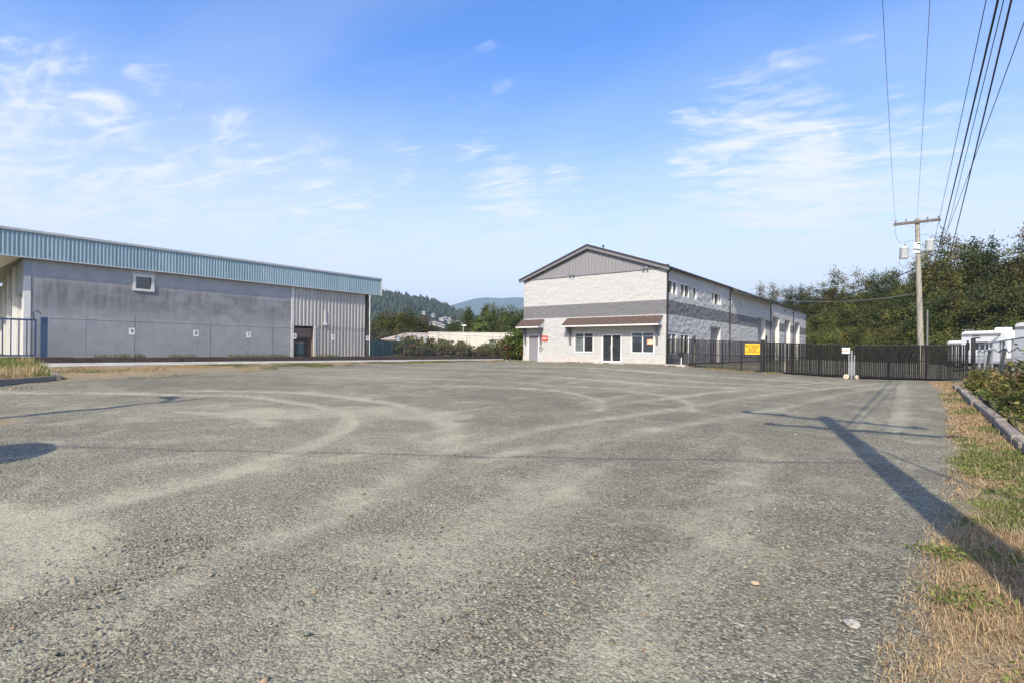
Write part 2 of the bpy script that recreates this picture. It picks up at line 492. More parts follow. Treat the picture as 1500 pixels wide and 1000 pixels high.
MOUNTM = forestmat('far_mountain', (.028, .048, .030), (.055, .078, .046))

# ---------------------------------------------------------------- terrain
_XS0 = [-34, -31, -24, -16, -8, 0, 3]; _ZA = [.6, .58, .40, .22, .06, 0, .02]
_XS1 = [-34, -31, -27, -14.5, -8, -3.5, 1.5, 3]; _ZB = [.66, .64, .66, .64, .34, .14, .2, .25]
def H(x, y):
    t = np.clip(np.asarray(y, float) / 35.5, 0, 1); t = t * t * (3 - 2 * t) * .5 + t * .5
    return (1 - t) * np.interp(x, _XS0, _ZA) + t * np.interp(x, _XS1, _ZB)

def fbm(x, y, seed, sc, octv=4):
    r = np.random.default_rng(seed); o = 0; a = 1
    for _ in range(octv):
        for _k in range(3):
            th = r.uniform(0, 2 * PI); ph = r.uniform(0, 2 * PI); k = sc * r.uniform(.7, 1.3)
            o = o + a * np.sin((x * math.cos(th) + y * math.sin(th)) * k + ph) / 3
        sc *= 2.1; a *= .5
    return o

def grid(xs, ys):
    X, Y = np.meshgrid(xs, ys, indexing='ij'); nx, ny = X.shape
    i = np.arange(nx * ny).reshape(nx, ny)
    Fq = np.stack([i[:-1, :-1], i[1:, :-1], i[1:, 1:], i[:-1, 1:]], -1).reshape(-1, 4)
    return X.ravel(), Y.ravel(), Fq

def segdist(X, Y, pl):
    d = np.full(X.shape, 1e9)
    for (x0, y0), (x1, y1) in zip(pl[:-1], pl[1:]):
        dx, dy = x1 - x0, y1 - y0; L = dx * dx + dy * dy
        t = np.clip(((X - x0) * dx + (Y - y0) * dy) / L, 0, 1)
        d = np.minimum(d, np.hypot(X - x0 - t * dx, Y - y0 - t * dy))
    return d

def smooth_pl(pl, k=4):
    out = []
    P = [pl[0]] + list(pl) + [pl[-1]]
    for i in range(1, len(P) - 2):
        for s in range(k):
            t = s / k
            out.append(tuple(.5 * (2 * P[i][c] + (P[i + 1][c] - P[i - 1][c]) * t + (2 * P[i - 1][c] - 5 * P[i][c] + 4 * P[i + 1][c] - P[i + 2][c]) * t * t + (3 * P[i][c] - P[i - 1][c] - 3 * P[i + 1][c] + P[i + 2][c]) * t ** 3) for c in (0, 1)))
    out.append(pl[-1])
    return out

# dusty tyre tracks: (line over the ground, half width, strength)
TRACKS = [
    ([(-22, 0), (-18.7, 3.2), (-17.8, 4.3), (-16.1, 5.4), (-14.6, 6.5), (-12.5, 6.9), (-11, 6.9), (-9.7, 6.6), (-8.5, 5.7), (-7.6, 4.7), (-7.0, 3.6), (-6.75, 3.1)], .19, 1.0),
    ([(-6.9, 3.4), (-6.6, 2.8), (-6.4, 2), (-6.2, 1.2), (-5.6, .4), (-4, -2)], .30, .5),
    ([(-17, 6.2), (-14.6, 7.9), (-12.3, 8.56), (-10.1, 8.44), (-8.1, 7.7), (-6.7, 6.75), (-6.1, 6.0)], .24, .85),
    ([(-6.2, 6.2), (-5.8, 5.6), (-5, 4.3), (-4.4, 2.96), (-4.1, 2.1), (-3.8, 1.3), (-3, -1)], .28, .38),
    ([(-13.3, 12.6), (-11.5, 14.1), (-9.7, 14.8), (-7.4, 13.4), (-6.4, 11.4)], .13, .9),
    ([(-12, 15.4), (-10.1, 16.9), (-7.4, 16.7), (-5.7, 15.4), (-4.6, 13)], .13, .8),
    ([(-5.6, 5.4), (-5.67, 7), (-5.66, 8.2), (-5.5, 10.7), (-5, 13.5), (-4.6, 18.6), (-3.5, 24.4), (-1.9, 31.8)], .19, .62),
    ([(-4.9, 5.2), (-4.6, 7.1), (-4.3, 8.3), (-3.96, 10.6), (-3.6, 13.2), (-3, 16.5), (-2.4, 23), (-.8, 31)], .19, .5),
    ([(-1, 34), (-.98, 30), (-.63, 19.6), (-.52, 12.8)], .2, .5),
    ([(-6.9, 12), (-6.4, 15), (-5.8, 20), (-4.6, 27), (-3.3, 33)], .2, .45),
    ([(-25, 24), (-18, 27), (-10, 27.5), (-3, 30)], .5, .5), ([(-24, 20), (-17, 22.5), (-10, 22.8), (-4, 25)], .4, .45),
    ([(-26, 12), (-22, 16), (-15, 19), (-8, 20.5), (-4, 23)], .35, .5), ([(-20, 12), (-15, 15), (-9, 17)], .3, .4),
    ([(-3.4, 5.5), (-2.9, 3.6), (-2.4, 1.5)], .5, .5), ([(-2.0, 9), (-1.5, 5), (-1.1, 2)], .35, .35),
    ([(-12.5, 4.4), (-10.8, 5), (-9.6, 4.9)], .22, .6), ([(-11.2, 5.5), (-9.6, 7.6), (-8.6, 8)], .9, .75), ([(-8, 0), (-5.8, .9), (-4.6, .6)], .45, .8)]
TRACKS = [(smooth_pl(a), b, c) for a, b, c in TRACKS]
def vergeR(y): return np.interp(y, [-6, 3, 4, 8, 18, 27, 33], [-.3, -.08, -.02, .26, .47, .3, .1])

xs = np.concatenate([np.arange(-32.2, -18, .2), np.arange(-18, 1.6, .11)]); ys = np.concatenate([np.arange(-8, 18, .11), np.arange(18, 36.01, .2)])
X, Y, Fq = grid(xs, ys)
dust = np.zeros_like(X)
for pl, w, s in TRACKS:
    dd = segdist(X, Y, pl)
    dw = dd + .05 * fbm(X, Y, 12, 5, 3)
    dust = np.maximum(dust, s * np.exp(-(np.maximum(dw, 0) / w) ** 4 * .8) * np.clip(.95 + .35 * fbm(X, Y, 9, 1.1, 3), .45, 1.2))
    dust = np.maximum(dust, .30 * s * np.exp(-(dd / (w * 3.6)) ** 2) * np.clip(.7 + .6 * fbm(X, Y, 13, 1.6, 3), 0, 1.3))
dust = np.clip(dust, 0, 1)
vg = np.clip((X - vergeR(Y) + .22) / .5, 0, 1)
vg = np.maximum(vg, np.clip((np.interp(Y, [0, 3, 6.5, 9, 12, 15, 24, 36], [-19.8, -20.8, -22.0, -23.4, -25.0, -26.4, -28.2, -29]) - X + 1.1 * fbm(X, Y, 3, .5, 3)) / 2.6, 0, 1))
vg = np.maximum(vg, np.clip((Y - 34.35 + .3 * fbm(X, Y, 8, 1.2)) / .5, 0, 1) * (X < -6.5) * .8)
vg = np.maximum(vg, np.exp(-((X + 13.2) / 1.0) ** 2 - ((Y - 1.4) / .6) ** 2))
Zg = H(X, Y) + .018 * fbm(X, Y, 1, .8) - .035 * dust + .012 * fbm(X, Y, 2, 4, 3) * (1 - dust) + .03 * vg * fbm(X, Y, 4, 3, 3)
link('gravel_lot', npmesh('gravel_lot', np.stack([X, Y, Zg], 1), Fq, GRAVEL, attrs={'dust': dust, 'verge': vg}, smooth=True), kind='structure')

xs = np.concatenate([np.arange(-14.5, 2.1, 1.0)]); ys = np.arange(36.0, 97, 2.0)
X, Y, Fq = grid(xs, ys)
link('gravel_yard', npmesh('gravel_yard', np.stack([X, Y, H(X, Y) * 0 + np.interp(X, [-14.5, -8, 2], [.62, .36, .22])], 1), Fq, GRAVEL, attrs={'dust': .4 + .3 * fbm(X, Y, 6, .3), 'verge': X * 0}), kind='structure')

a = np.array([0, 4, 8, 14, 22, 34, 50, 80, 130, 220, 400, 800, 1600, 3200, 5200, 8500.])
xs = np.concatenate([-33 - a[::-1], [-32.5, -24, -16, -8, -4, 1.3, 3], 4 + a]); ys = np.concatenate([-8 - a[::-1], [0, 8, 16, 24, 30, 36], 37 + a])
X, Y, Fq = grid(np.unique(xs), np.unique(ys))
inl = (X > -33) & (X < 1.5) & (Y > -9) & (Y < 98)
Zf = np.where(inl, H(X, Y) - .3, H(X, Y) - .06); Zf = np.where(np.hypot(X, Y) > 120, .2, Zf)
link('ground', npmesh('ground', np.stack([X, Y, Zf], 1), Fq, SOIL), kind='structure')

# raised ground behind the timber kerb at left, walkway, soil bed at right
MB().box(-90, -32.45, -14, 66, .0, .955).build('raised_ground', SOIL, kind='structure')
w = MB()
for k in range(23):
    y0 = 5.3 + k * 1.52
    w.prism([(-32.22, .2), (-30.85, .2), (-30.85, float(H(-31, y0)) + .035), (-32.22, .735)], 1, y0, y0 + 1.505)
walk = w.build('walkway', CONC, kind='structure')
X, Y, Fq = grid(np.arange(1.3, 7.3, .4), np.arange(-6, 34.8, .4))
link('soil_bed', npmesh('soil_bed', np.stack([X, Y, H(np.minimum(X, 3), Y) + .09 + .05 * fbm(X, Y, 5, 1.5)], 1), Fq, SOIL, smooth=True), kind='structure')
MB().box(-28.6, -12.9, 34.85, 35.69, .3, .72, .02).build('building_apron', CONC, kind='structure')

ORD = ['first', 'second', 'third', 'fourth', 'fifth', 'sixth', 'seventh', 'eighth', 'ninth', 'tenth', 'eleventh', 'twelfth', 'thirteenth', 'fourteenth',
       'fifteenth', 'sixteenth', 'seventeenth', 'eighteenth', 'nineteenth', 'twentieth', 'twenty-first', 'twenty-second', 'twenty-third', 'twenty-fourth', 'twenty-fifth', 'twenty-sixth', 'twenty-seventh', 'twenty-eighth', 'twenty-ninth', 'thirtieth']

def wallgrid(axis, pos, a0, a1, z0, z1, holes, step, zstep, relief, sign, seed):
    """wall face on plane (axis 0: X=pos running in Y; axis 1: Y=pos running in X) with openings; relief in metres, outward = sign"""
    r = np.random.default_rng(seed)
    def lines(lo, hi, st, ex):
        l = list(np.linspace(lo, hi, max(2, int(round((hi - lo) / st)) + 1)))
        for e in ex:
            l = [q for q in l if abs(q - e) > st * .45 or q in (lo, hi)] + [e]
        return np.array(sorted(set(np.round(l, 4))))
    A = lines(a0, a1, step, [h[0] for h in holes] + [h[1] for h in holes])
    B = lines(z0, z1, zstep, [h[2] for h in holes] + [h[3] for h in holes])
    AA, BB, Fq = grid(A, B)
    ca = AA[Fq].mean(1); cb = BB[Fq].mean(1); keep = np.ones(len(Fq), bool)
    edge = np.zeros(len(AA), bool)
    for h in holes:
        keep &= ~((ca > h[0]) & (ca < h[1]) & (cb > h[2]) & (cb < h[3]))
        edge |= (AA > h[0] - .01) & (AA < h[1] + .01) & (BB > h[2] - .01) & (BB < h[3] + .01)
    Fq = Fq[keep]
    d = np.zeros(len(AA))
    if relief:
        row = np.floor(BB / .2 + .01); bl = np.floor((AA + .2 * (row % 2)) / .4)
        hsh = np.abs(np.sin(row * 12.9898 + bl * 78.233) * 43758.5453) % 1
        d = relief * (.95 * hsh + .55 * r.random(len(AA)))
        onj = np.abs((BB / .2) - np.round(BB / .2)) < .02
        d = np.where(onj, d * .25, d)
        d[edge] = 0; d[(AA < a0 + .01) | (AA > a1 - .01)] = 0
        d = np.where(BB < 1.08, 0, d)
    V = np.zeros((len(AA), 3)); V[:, axis] = pos + sign * d; V[:, 1 - axis] = AA; V[:, 2] = BB
    if (axis == 0) != (sign > 0): Fq = Fq[:, ::-1]
    return V, Fq

def addwall(parent, mat, *a, name='wall'):
    V, Fq = wallgrid(*a)
    return link(name, npmesh(name, V - np.array(rootloc(parent)), Fq, mat), parent)

def text(name, s, size, mat, loc, rot, parent=None, extr=.002, align='CENTER', sx=1):
    cu = bpy.data.curves.new(name, 'FONT'); cu.body = s; cu.size = size; cu.extrude = extr
    cu.align_x = align; cu.align_y = 'CENTER'; cu.space_line = .85; cu.offset = size * .012
    o = bpy.data.objects.new(name, cu); COL.objects.link(o)
    dg = bpy.context.evaluated_depsgraph_get()
    me = bpy.data.meshes.new_from_object(o.evaluated_get(dg)); bpy.data.objects.remove(o)
    me.materials.clear(); me.materials.append(mat)
    off = rootloc(parent) if parent else Vector((0, 0, 0))
    me.transform(Matrix.Translation(Vector(loc) - off) @ rot.to_matrix().to_4x4() @ Matrix.Diagonal((sx, 1, 1, 1)))
    return link(name, me, parent)
from mathutils import Euler
FACE_MY = Euler((PI / 2, 0, 0))                 # reads from -Y
FACE_PX = Euler((PI / 2, 0, PI / 2))            # reads from +X

def window(parent, axis, pos, sign, a0, a1, z0, z1, muls=(), rails=(), fr=.07, rec=.1, mat=WHITE, glass=GLASS, name='window', proud=.025, glass2=None):
    """framed window set in an opening; panes are sub-parts"""
    def bx(m, A0, A1, B0, B1, o0, o1):
        q = sorted((pos + sign * o0, pos + sign * o1))
        if axis == 0: m.box(q[0], q[1], A0, A1, B0, B1)
        else: m.box(A0, A1, q[0], q[1], B0, B1)
    m = MB()
    bx(m, a0, a1, z0, z0 + fr, -rec, proud); bx(m, a0, a1, z1 - fr, z1, -rec, proud)
    bx(m, a0, a0 + fr, z0 + fr, z1 - fr, -rec, proud); bx(m, a1 - fr, a1, z0 + fr, z1 - fr, -rec, proud)
    for u in muls: bx(m, u - fr * .5, u + fr * .5, z0 + fr, z1 - fr, -rec, proud - .01)
    ed = [a0 + fr] + [x for u in muls for x in (u - fr * .5, u + fr * .5)] + [a1 - fr]
    for zr in rails:
        for i in range(0, len(ed), 2): bx(m, ed[i], ed[i + 1], zr - .02, zr + .02, -rec * .8, -rec * .3)
    f = m.build(name, mat, parent)
    for i in range(0, len(ed), 2):
        g = MB(); bx(g, ed[i] - .01, ed[i + 1] + .01, z0 + fr - .01, z1 - fr + .01, -rec, -rec * .75)
        g.build('pane', glass if i or glass2 is None else glass2, f)
    return f

# ================================================================ grey commercial building
BX0, BX1, BY0, BY1, BZ = -27.17, -14.57, 35.7, 88.6, .70
bld = thing('commercial_building', 'two-storey pale grey block building with dark grey band and brown awnings', 'building', (-20.87, BY0, BZ))
fholes = [(-26.63, -25.56, BZ, 2.85), (-22.08, -20.35, 1.46, 2.99), (-19.63, -17.97, .78, 2.84), (-17.21, -15.42, 1.45, 2.98)]
addwall(bld, BLOCK, 1, BY0, BX0, BX1, BZ, 7.47, fholes, .133, .1, .03, -1, 3)
W1 = [(35.95, 37.66), (38.33, 40.17), (40.89, 41.77), (45.41, 47.97), (54.05, 54.75)]
sholes = [(a, b, 5.66, 6.68) for a, b in W1] + [(35.95, 37.6, 1.41, 2.9), (38.35, 40.18, 1.41, 2.9), (40.88, 41.83, BZ, 2.76), (45.32, 47.9, BZ, 3.69)]
OH = [(60.8, 64.1, 5.37), (67.4, 71.1, 5.83), (74.0, 77.6, 5.78), (80.3, 83.9, 5.7)]
sholes += [(a, b, BZ, z) for a, b, z in OH]
addwall(bld, BLOCK, 0, BX1, BY0, BY1, BZ, 7.47, sholes, .1, .1, .06, 1, 4)
m = MB(); m.box(BX0 + .02, BX0 + .25, BY0 + .05, BY1, BZ, 7.46); m.box(BX0 + .25, BX1 - .25, BY1 - .25, BY1, BZ, 7.46)
m.build('wall', BLOCK, bld)
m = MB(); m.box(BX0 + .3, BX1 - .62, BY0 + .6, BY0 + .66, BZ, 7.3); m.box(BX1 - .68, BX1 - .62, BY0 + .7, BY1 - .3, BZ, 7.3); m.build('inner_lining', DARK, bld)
# base course
m = MB()
for a, b in ((BX0 - .02, -26.63), (-25.56, -19.63), (-17.97, BX1 + .02)): m.box(a, b, BY0 - .03, BY0 + .0, BZ - .02, 1.07)
m.build('base_course', M('base_course_paint', (.45, .42, .385), .8, .1, 2, .2, 40), bld)
# gable cladding with ribs
PK = (-20.87, 9.62)
def gz_(x): return 7.47 + (PK[1] - 7.47) * (1 - abs(x - PK[0]) / 6.3)
m = MB(); m.prism([(BX0, 7.475), (BX1, 7.475), (PK[0], PK[1])], 1, BY0 - .02, BY0 + .15)
x = BX0 + .2
while x < BX1 - .1:
    m.prism([(x - .025, 7.5), (x + .025, 7.5), (x + .025, gz_(x) - .02), (x - .025, gz_(x) - .02)], 1, BY0 - .055, BY0 - .019); x += .29
m.build('gable_cladding', GREYMET, bld)
MB().box(BX0 - .02, BX1 + .02, BY0 - .075, BY0 - .003, 7.44, 7.50).build('drip_flashing', RAKE, bld)
# roof with rakes
SL = (PK[1] - 7.47) / 6.3
rt = MB()
for sgn in (-1, 1):
    ex = PK[0] + sgn * 6.58; ez = PK[1] - SL * 6.58
    rt.prism([(PK[0], PK[1] + .02), (ex, ez + .02), (ex, ez + .16), (PK[0], PK[1] + .17)], 1, BY0 - .26, BY1 + .2)
rf = rt.build('roof', BROWNROOF, bld)
m = MB(); m.prism([(BX1 + .2, 7.34), (BX1 + .72, 7.17), (BX1 + .72, 7.29), (BX1 + .2, 7.47)], 1, 50.5, 66.2); m.build('eave_extension', BROWNROOF, rf)
for sgn in (-1, 1):
    ex = PK[0] + sgn * 6.6; ez = PK[1] - SL * 6.6
    MB().prism([(PK[0], PK[1] - .16), (ex, ez - .12), (ex, ez + .03), (PK[0], PK[1] + .03)], 1, BY0 - .29, BY0 - .22).build('rake_board', RAKE, rf)
    MB().prism([(PK[0], PK[1] + .04), (ex + sgn * .03, ez + .04), (ex + sgn * .03, ez + .19), (PK[0], PK[1] + .2)], 1, BY0 - .31, BY0 - .262).build('rake_flashing', DARKTRIM, rf)
MB().box(BX1 + .27, BX1 + .36, BY0 - .2, 50.45, 7.40, 7.52, .02).build('gutter', DARKTRIM, rf)
MB().box(BX1 + .73, BX1 + .82, 50.5, 66.2, 7.14, 7.26, .02).build('gutter', DARKTRIM, rf)
MB().box(BX1 + .27, BX1 + .36, 66.3, BY1 + .2, 7.40, 7.52, .02).build('gutter', DARKTRIM, rf)
for x, y, z in ((-20.1, 36.6, 9.55), (-14.7, 36.2, 7.52), (-14.6, 50.45, 7.4)):
    m = MB(); m.tube([(x, y, z - .3), (x, y, z + .22)], .05, 8); m.lathe((x, y, z + .2), [(.1, 0), (.1, .05), (.03, .09)], 10); m.build('roof_vent', DARKTRIM, rf)
# grey service door, glass doors, windows
d = MB().box(-26.57, -25.62, BY0 + .05, BY0 + .1, BZ + .02, 2.79, .008).build('door', GREYDOOR, bld)
m = MB(); m.box(-26.69, -26.57, BY0 - .02, BY0 + .12, BZ, 2.79); m.box(-25.62, -25.50, BY0 - .02, BY0 + .12, BZ, 2.79); m.box(-26.69, -25.50, BY0 - .02, BY0 + .12, 2.79, 2.9); m.build('door_frame', OFFWHITE, d)
m = MB(); m.tube([(-25.74, BY0 + .05, 1.75), (-25.74, BY0 - .02, 1.75), (-25.84, BY0 - .02, 1.75)], .014, 8); m.box(-25.79, -25.69, BY0 + .03, BY0 + .05, 1.68, 1.9); m.build('handle', GALV, d)
window(bld, 1, BY0, -1, -22.08, -20.35, 1.46, 2.99, (-21.215,), (2.66,), glass2=GLASSB)
window(bld, 1, BY0, -1, -17.21, -15.42, 1.45, 2.98, (-16.315,), (2.66,))
gd = window(bld, 1, BY0, -1, -19.63, -17.97, .76, 2.84, (-18.8,), (), .085, .12, name='glass_door')
for s in (-1, 1): MB().tube([(-18.8 + s * .09, BY0 + .02, 1.6), (-18.8 + s * .09, BY0 - .06, 1.6), (-18.8 + s * .09, BY0 - .06, 2.0), (-18.8 + s * .09, BY0 + .02, 2.0)], .014, 8).build('handle', GALV, gd)
MB().box(-19.75, -17.85, BY0 - .25, BY0 - .031, .715, .755, .01).build('doorstep', CONC, bld)
WM = {0: (36.86,), 1: (39.2,), 3: (46.2, 47.4)}
for i, (a_, b_) in enumerate(W1): window(bld, 0, BX1, 1, a_, b_, 5.66, 6.68, WM.get(i, ()), (), .07, .13)
window(bld, 0, BX1, 1, 35.95, 37.6, 1.41, 2.9, (36.75,), (2.45,), glass=GLASSB); window(bld, 0, BX1, 1, 38.35, 40.18, 1.41, 2.9, (39.2,), (2.45,))
def recess_door(a0, a1, z1, depth, ribs, name, mat):
    m = MB(); x = BX1 - depth
    m.box(x - .05, x, a0 - .1, a1 + .1, BZ, z1 + .1)
    zz_ = BZ + .25
    while zz_ < z1 and ribs:
        m.box(x, x + .02, a0 + .05, a1 - .05, zz_, zz_ + (.46 if ribs == 1 else .03), .01); zz_ += .5
    d = m.build(name, mat, bld)
    m = MB(); m.box(x - .05, BX1 - .002, a0 - .12, a0, BZ, z1); m.box(x - .05, BX1 - .002, a1, a1 + .12, BZ, z1); m.box(x - .05, BX1 - .002, a0 - .12, a1 + .12, z1, z1 + .12)
    m.build('jamb', OFFWHITE, d)
    return d
for a_, b_, z_ in OH: recess_door(a_, b_, z_, .45, 1, 'overhead_door', GREYDOOR)
recess_door(45.32, 47.9, 3.69, .3, 1, 'overhead_door', GREYDOOR)
recess_door(40.88, 41.83, 2.76, .15, 0, 'door', GREYDOOR)
for y, zt in ((50.45, 7.3), (66.25, 7.3), (79.1, 7.3)):
    MB().tube([(BX1 + .3, y, zt + .12), (BX1 + .3, y, zt), (BX1 + .1, y, zt - .25), (BX1 + .1, y, BZ + .1), (BX1 + .2, y, BZ + .02)], .05, 8).build('downpipe', DARKTRIM, bld)
MB().tube([(BX1 + .3, BY0 + .06, 7.42), (BX1 + .3, BY0 + .06, 7.3), (BX1 + .07, BY0 + .06, 7.1), (BX1 + .07, BY0 + .06, BZ + .15), (BX1 + .17, BY0 - .0, BZ + .04)], .058, 8).build('downpipe', BLACK, bld)
def flood(x, y, z, nx, ny, twin=True):
    r = MB(); r.box(x - .06, x + .06, y - .06, y + .06, z - .06, z + .06, .015)
    b = r.build('wall_lamp', GALV, bld)
    for s in ((-1, 1) if twin else (0,)):
        h = MB(); c = Vector((x + nx * .15 + ny * s * .13, y + ny * .15 + nx * s * .13, z - .02)); dv = Vector((nx * .8 + ny * s * .3, ny * .8 + nx * s * .3, -.45)).normalized()
        h.tube([c - dv * .1, c, c + dv * .12], [.03, .06, .085], 10); h.build('lamp_head', GALV if twin else BLACK, b)
flood(-16.08, BY0 - .07, 7.6, 0, -1); flood(-22.3, BY0 - .07, 7.62, 0, -1)
flood(BX1 + .06, 73.0, 6.9, 1, 0, False); flood(BX1 + .06, 87.6, 6.6, 1, 0, False); flood(BX1 + .06, 49.5, 6.35, 1, 0, False)
def awning(x0, x1, nb):
    ang = math.atan2(.62, .88); zt, zb, yf = 4.08, 3.5, BY0 - .86
    n = int(round((x1 - x0) / .24)); rows = 4
    V = []; Fs = []
    m = MB()
    for r_ in range(rows):                       # overlapping courses of profiled tiles
        t0, t1 = r_ / rows, (r_ + 1) / rows
        for k in range(n):
            xa = x0 + (x1 - x0) * k / n; xb = x0 + (x1 - x0) * (k + 1) / n
            prof = [(0, 0), (.18, .035), (.5, .055), (.82, .035), (1, 0)]
            pts = []
            for t, lift in ((t0, .0), (t1 + .02, .028)):
                for u, hh in prof:
                    pts.append((xa + (xb - xa) * u, BY0 - .02 + (yf - BY0) * t, zt + (zb - zt) * t + hh + lift + .03))
            fs = [(i, i + 1, i + 6, i + 5) for i in range(4)]
            pts += [(p[0], p[1], p[2] - .035) for p in pts[5:]]
            fs += [(5 + i, 6 + i, 11 + i, 10 + i) for i in range(4)]
            m.add(pts, fs)
    m.prism([(BY0 - .0, zt + .0), (yf, zb + .0), (yf, zb + .035), (BY0 - .0, zt + .035)], 0, x0 + .003, x1 - .003)
    aw = m.build('awning', AWN, bld)
    MB().box(x0 - .02, x1 + .02, yf - .05, yf - .008, zb - .09, zb + .02).build('fascia_board', OFFWHITE, aw)
    MB().prism([(BY0 - .01, zt - .02), (yf, zb - .02), (yf, zb - .07), (BY0 - .01, zb - .07)], 0, x0 + .05, x1 - .05).build('soffit', OFFWHITE, aw)
    for bx in nb:
        b = MB(); y = BY0
        b.prism([(y - .01, 3.42), (y - .72, 3.42), (y - .72, 3.34), (y - .45, 3.16), (y - .24, 2.72), (y - .12, 2.2), (y - .06, 2.02), (y - .01, 2.02)], 0, bx - .06, bx + .06)
        b.build('bracket', RAKE, aw)
awning(-27.3, -24.98, (-26.9, -25.3)); awning(-22.78, -14.78, (-22.45, -15.2))
# things fixed on the front wall
sg = thing('wall_sign', 'small red sign with white lettering beside the grey service door', 'sign', (-24.91, BY0 - .04, 2.55))
MB().box(-25.2, -24.62, BY0 - .07, BY0 - .05, 2.32, 2.78, .006).build('plate', REDS, sg)
text('lettering', 'PRIVATE\nPROPERTY', .115, WPRINT, (-24.91, BY0 - .074, 2.55), FACE_MY, sg)
hs = thing('hose_bib', 'dark coiled hose hanging on the wall right of the grey door', 'hose', (-25.3, BY0 - .06, 1.7))
m = MB(); m.tube([(-25.3 + .13 * math.cos(t), BY0 - .09 - .02 * (t / 20), 1.72 + .17 * math.sin(t)) for t in np.linspace(0, 18, 60)], .016, 6); m.build('hose_coil', BROWNROOF, hs)
MB().tube([(-25.3, BY0, 1.9), (-25.3, BY0 - .12, 1.9), (-25.3, BY0 - .12, 1.82)], .02, 8).build('tap', GALV, hs)
ws = thing('window_sign', 'orange and white lease sign stuck inside the right-hand front window', 'sign', (-15.72, BY0 + .06, 2.25))
MB().box(-16.0, -15.5, BY0 + .045, BY0 + .055, 2.08, 2.44).build('card', ORANGE, ws)
text('lettering', 'FOR\nLEASE', .16, WPRINT, (-15.75, BY0 + .043, 2.26), FACE_MY, ws)

# ================================================================ warehouse at left
JOINT = M('joint_sealant', (.22, .23, .245), .8)
WX, WZ, WT = -33.5, .96, 5.68
wh = thing('warehouse', 'long blue-grey warehouse with ribbed blue steel fascia and flat roof', 'warehouse', (WX, 14.7, WZ))
addwall(wh, STUCCO, 0, WX, 5.05, 18.35, WZ, WT, [(9.45, 10.3, 4.6, 5.36)], .5, .5, 0, 1, 5)
window(wh, 0, WX, 1, 9.38, 10.37, 4.53, 5.43, (), (), .13, .08, OFFWHITE, proud=.06)
MB().box(WX + .001, WX + .03, 9.3, 10.45, 5.435, WT).build('window_head_panel', TRIM, wh)
m = MB(); m.box(-60, WX - 1.7, 9.0, 24.1, WZ, 5.6); m.build('core', DARK, wh)
for y in (7.4, 12.6, 15.5): MB().box(WX - .01, WX + .004, y - .008, y + .008, WZ + .02, WT - .02).build('control_joint', JOINT, wh)
# end wall, turned a little, with white roller doors
e = Vector((-1, .085, 0)).normalized(); nrm = Vector((-.085, -1, 0)).normalized()
EM = Matrix(((e.x, nrm.x, 0, WX), (e.y, nrm.y, 0, 5.05), (0, 0, 1, 0), (0, 0, 0, 1)))
doors = [(.9 + k * 4.5, 4.1 + k * 4.5) for k in range(6)]
prev = 0
for a_, b_ in doors:
    MB().xf(EM).box(prev, a_, -.25, 0, WZ, 4.12).build('pier', OFFWHITE, wh); prev = b_
MB().xf(EM).box(prev, 29, -.25, 0, WZ, 4.12).build('pier', OFFWHITE, wh)
MB().xf(EM).box(0, 29, -.25, 0, 4.12, WT).build('end_wall', M('grey_blue_paint', (.30, .33, .37), .8), wh)
for a_, b_ in doors:
    d = MB().xf(EM); z = WZ
    while z < 4.1:
        d.box(a_, b_, -.22, -.17, z, min(z + .1, 4.12), .02); z += .104
    d.build('roller_door', WHITE, wh)
    pl = MB().xf(EM); pl.box(b_ + .3, b_ + .75, .0, .12, WZ, WT - .01); pl.build('pilaster', WHITE, wh)
# fascia of ribbed panels
FX = -33.3
def ribpanel(w, z0, z1, pitch, depth, axis_off=0):
    """ribbed sheet facing +X, running along +Y from 0 to w"""
    n = int(round(w / pitch)); vs = []; fs = []
    prof = []
    for k in range(n):
        o = k * pitch
        prof += [(o, 0), (o + pitch * .42, 0), (o + pitch * .54, depth), (o + pitch * .88, depth)]
    prof.append((w - .004, 0))
    for z in (z0, z1): vs += [(d, y, z) for y, d in prof]
    k = len(prof); fs = [(i, i + 1, k + i + 1, k + i) for i in range(k - 1)]
    mb = MB(); mb.add(vs, fs)
    mb.add([(-.01, y, z) for z in (z0, z1) for y, d in prof], [(k + i, k + i + 1, i + 1, i) for i in range(k - 1)])
    return mb
fas = MB().box(FX - .08, FX - .02, 2.95, 25.45, 5.66, 6.92).build('fascia', TRIM, wh)
pm = ribpanel(.93, 5.70, 6.86, .155, .045).mesh('panel', BLUEP)
for k in range(24):
    y0 = 2.95 + k * .9375
    o = link('panel', pm, fas); o.location = Vector((FX, y0, 0)) - rootloc(wh)
MB().box(FX - .1, FX + .09, 2.9, 25.53, 6.86, 6.99, .01).build('top_flashing', TRIM, wh)
MB().box(FX - .1, FX + .06, 2.9, 25.51, 5.64, 5.695, .01).build('bottom_trim', TRIM, wh)
MB().box(FX - .5, FX + .065, 25.45, 25.55, 5.64, 6.96, .01).build('end_trim', OFFWHITE, wh)
MB().box(-62, FX - .1, 2.9, 25.53, 6.78, 6.91).build('roof', TRIM, wh)
m = MB(); m.box(FX - .6 - 29, FX - .1, 3.0, 4.95, 5.66, 5.72)
m.box(WX - .02, FX - .085, 5.1, 25.4, 5.70, 5.74); m.build('soffit', SOFFIT, wh)
m = MB(); m.box(-62, FX - .1, 2.95, 3.0, 5.66, 6.78); m.build('end_fascia', TRIM, wh)
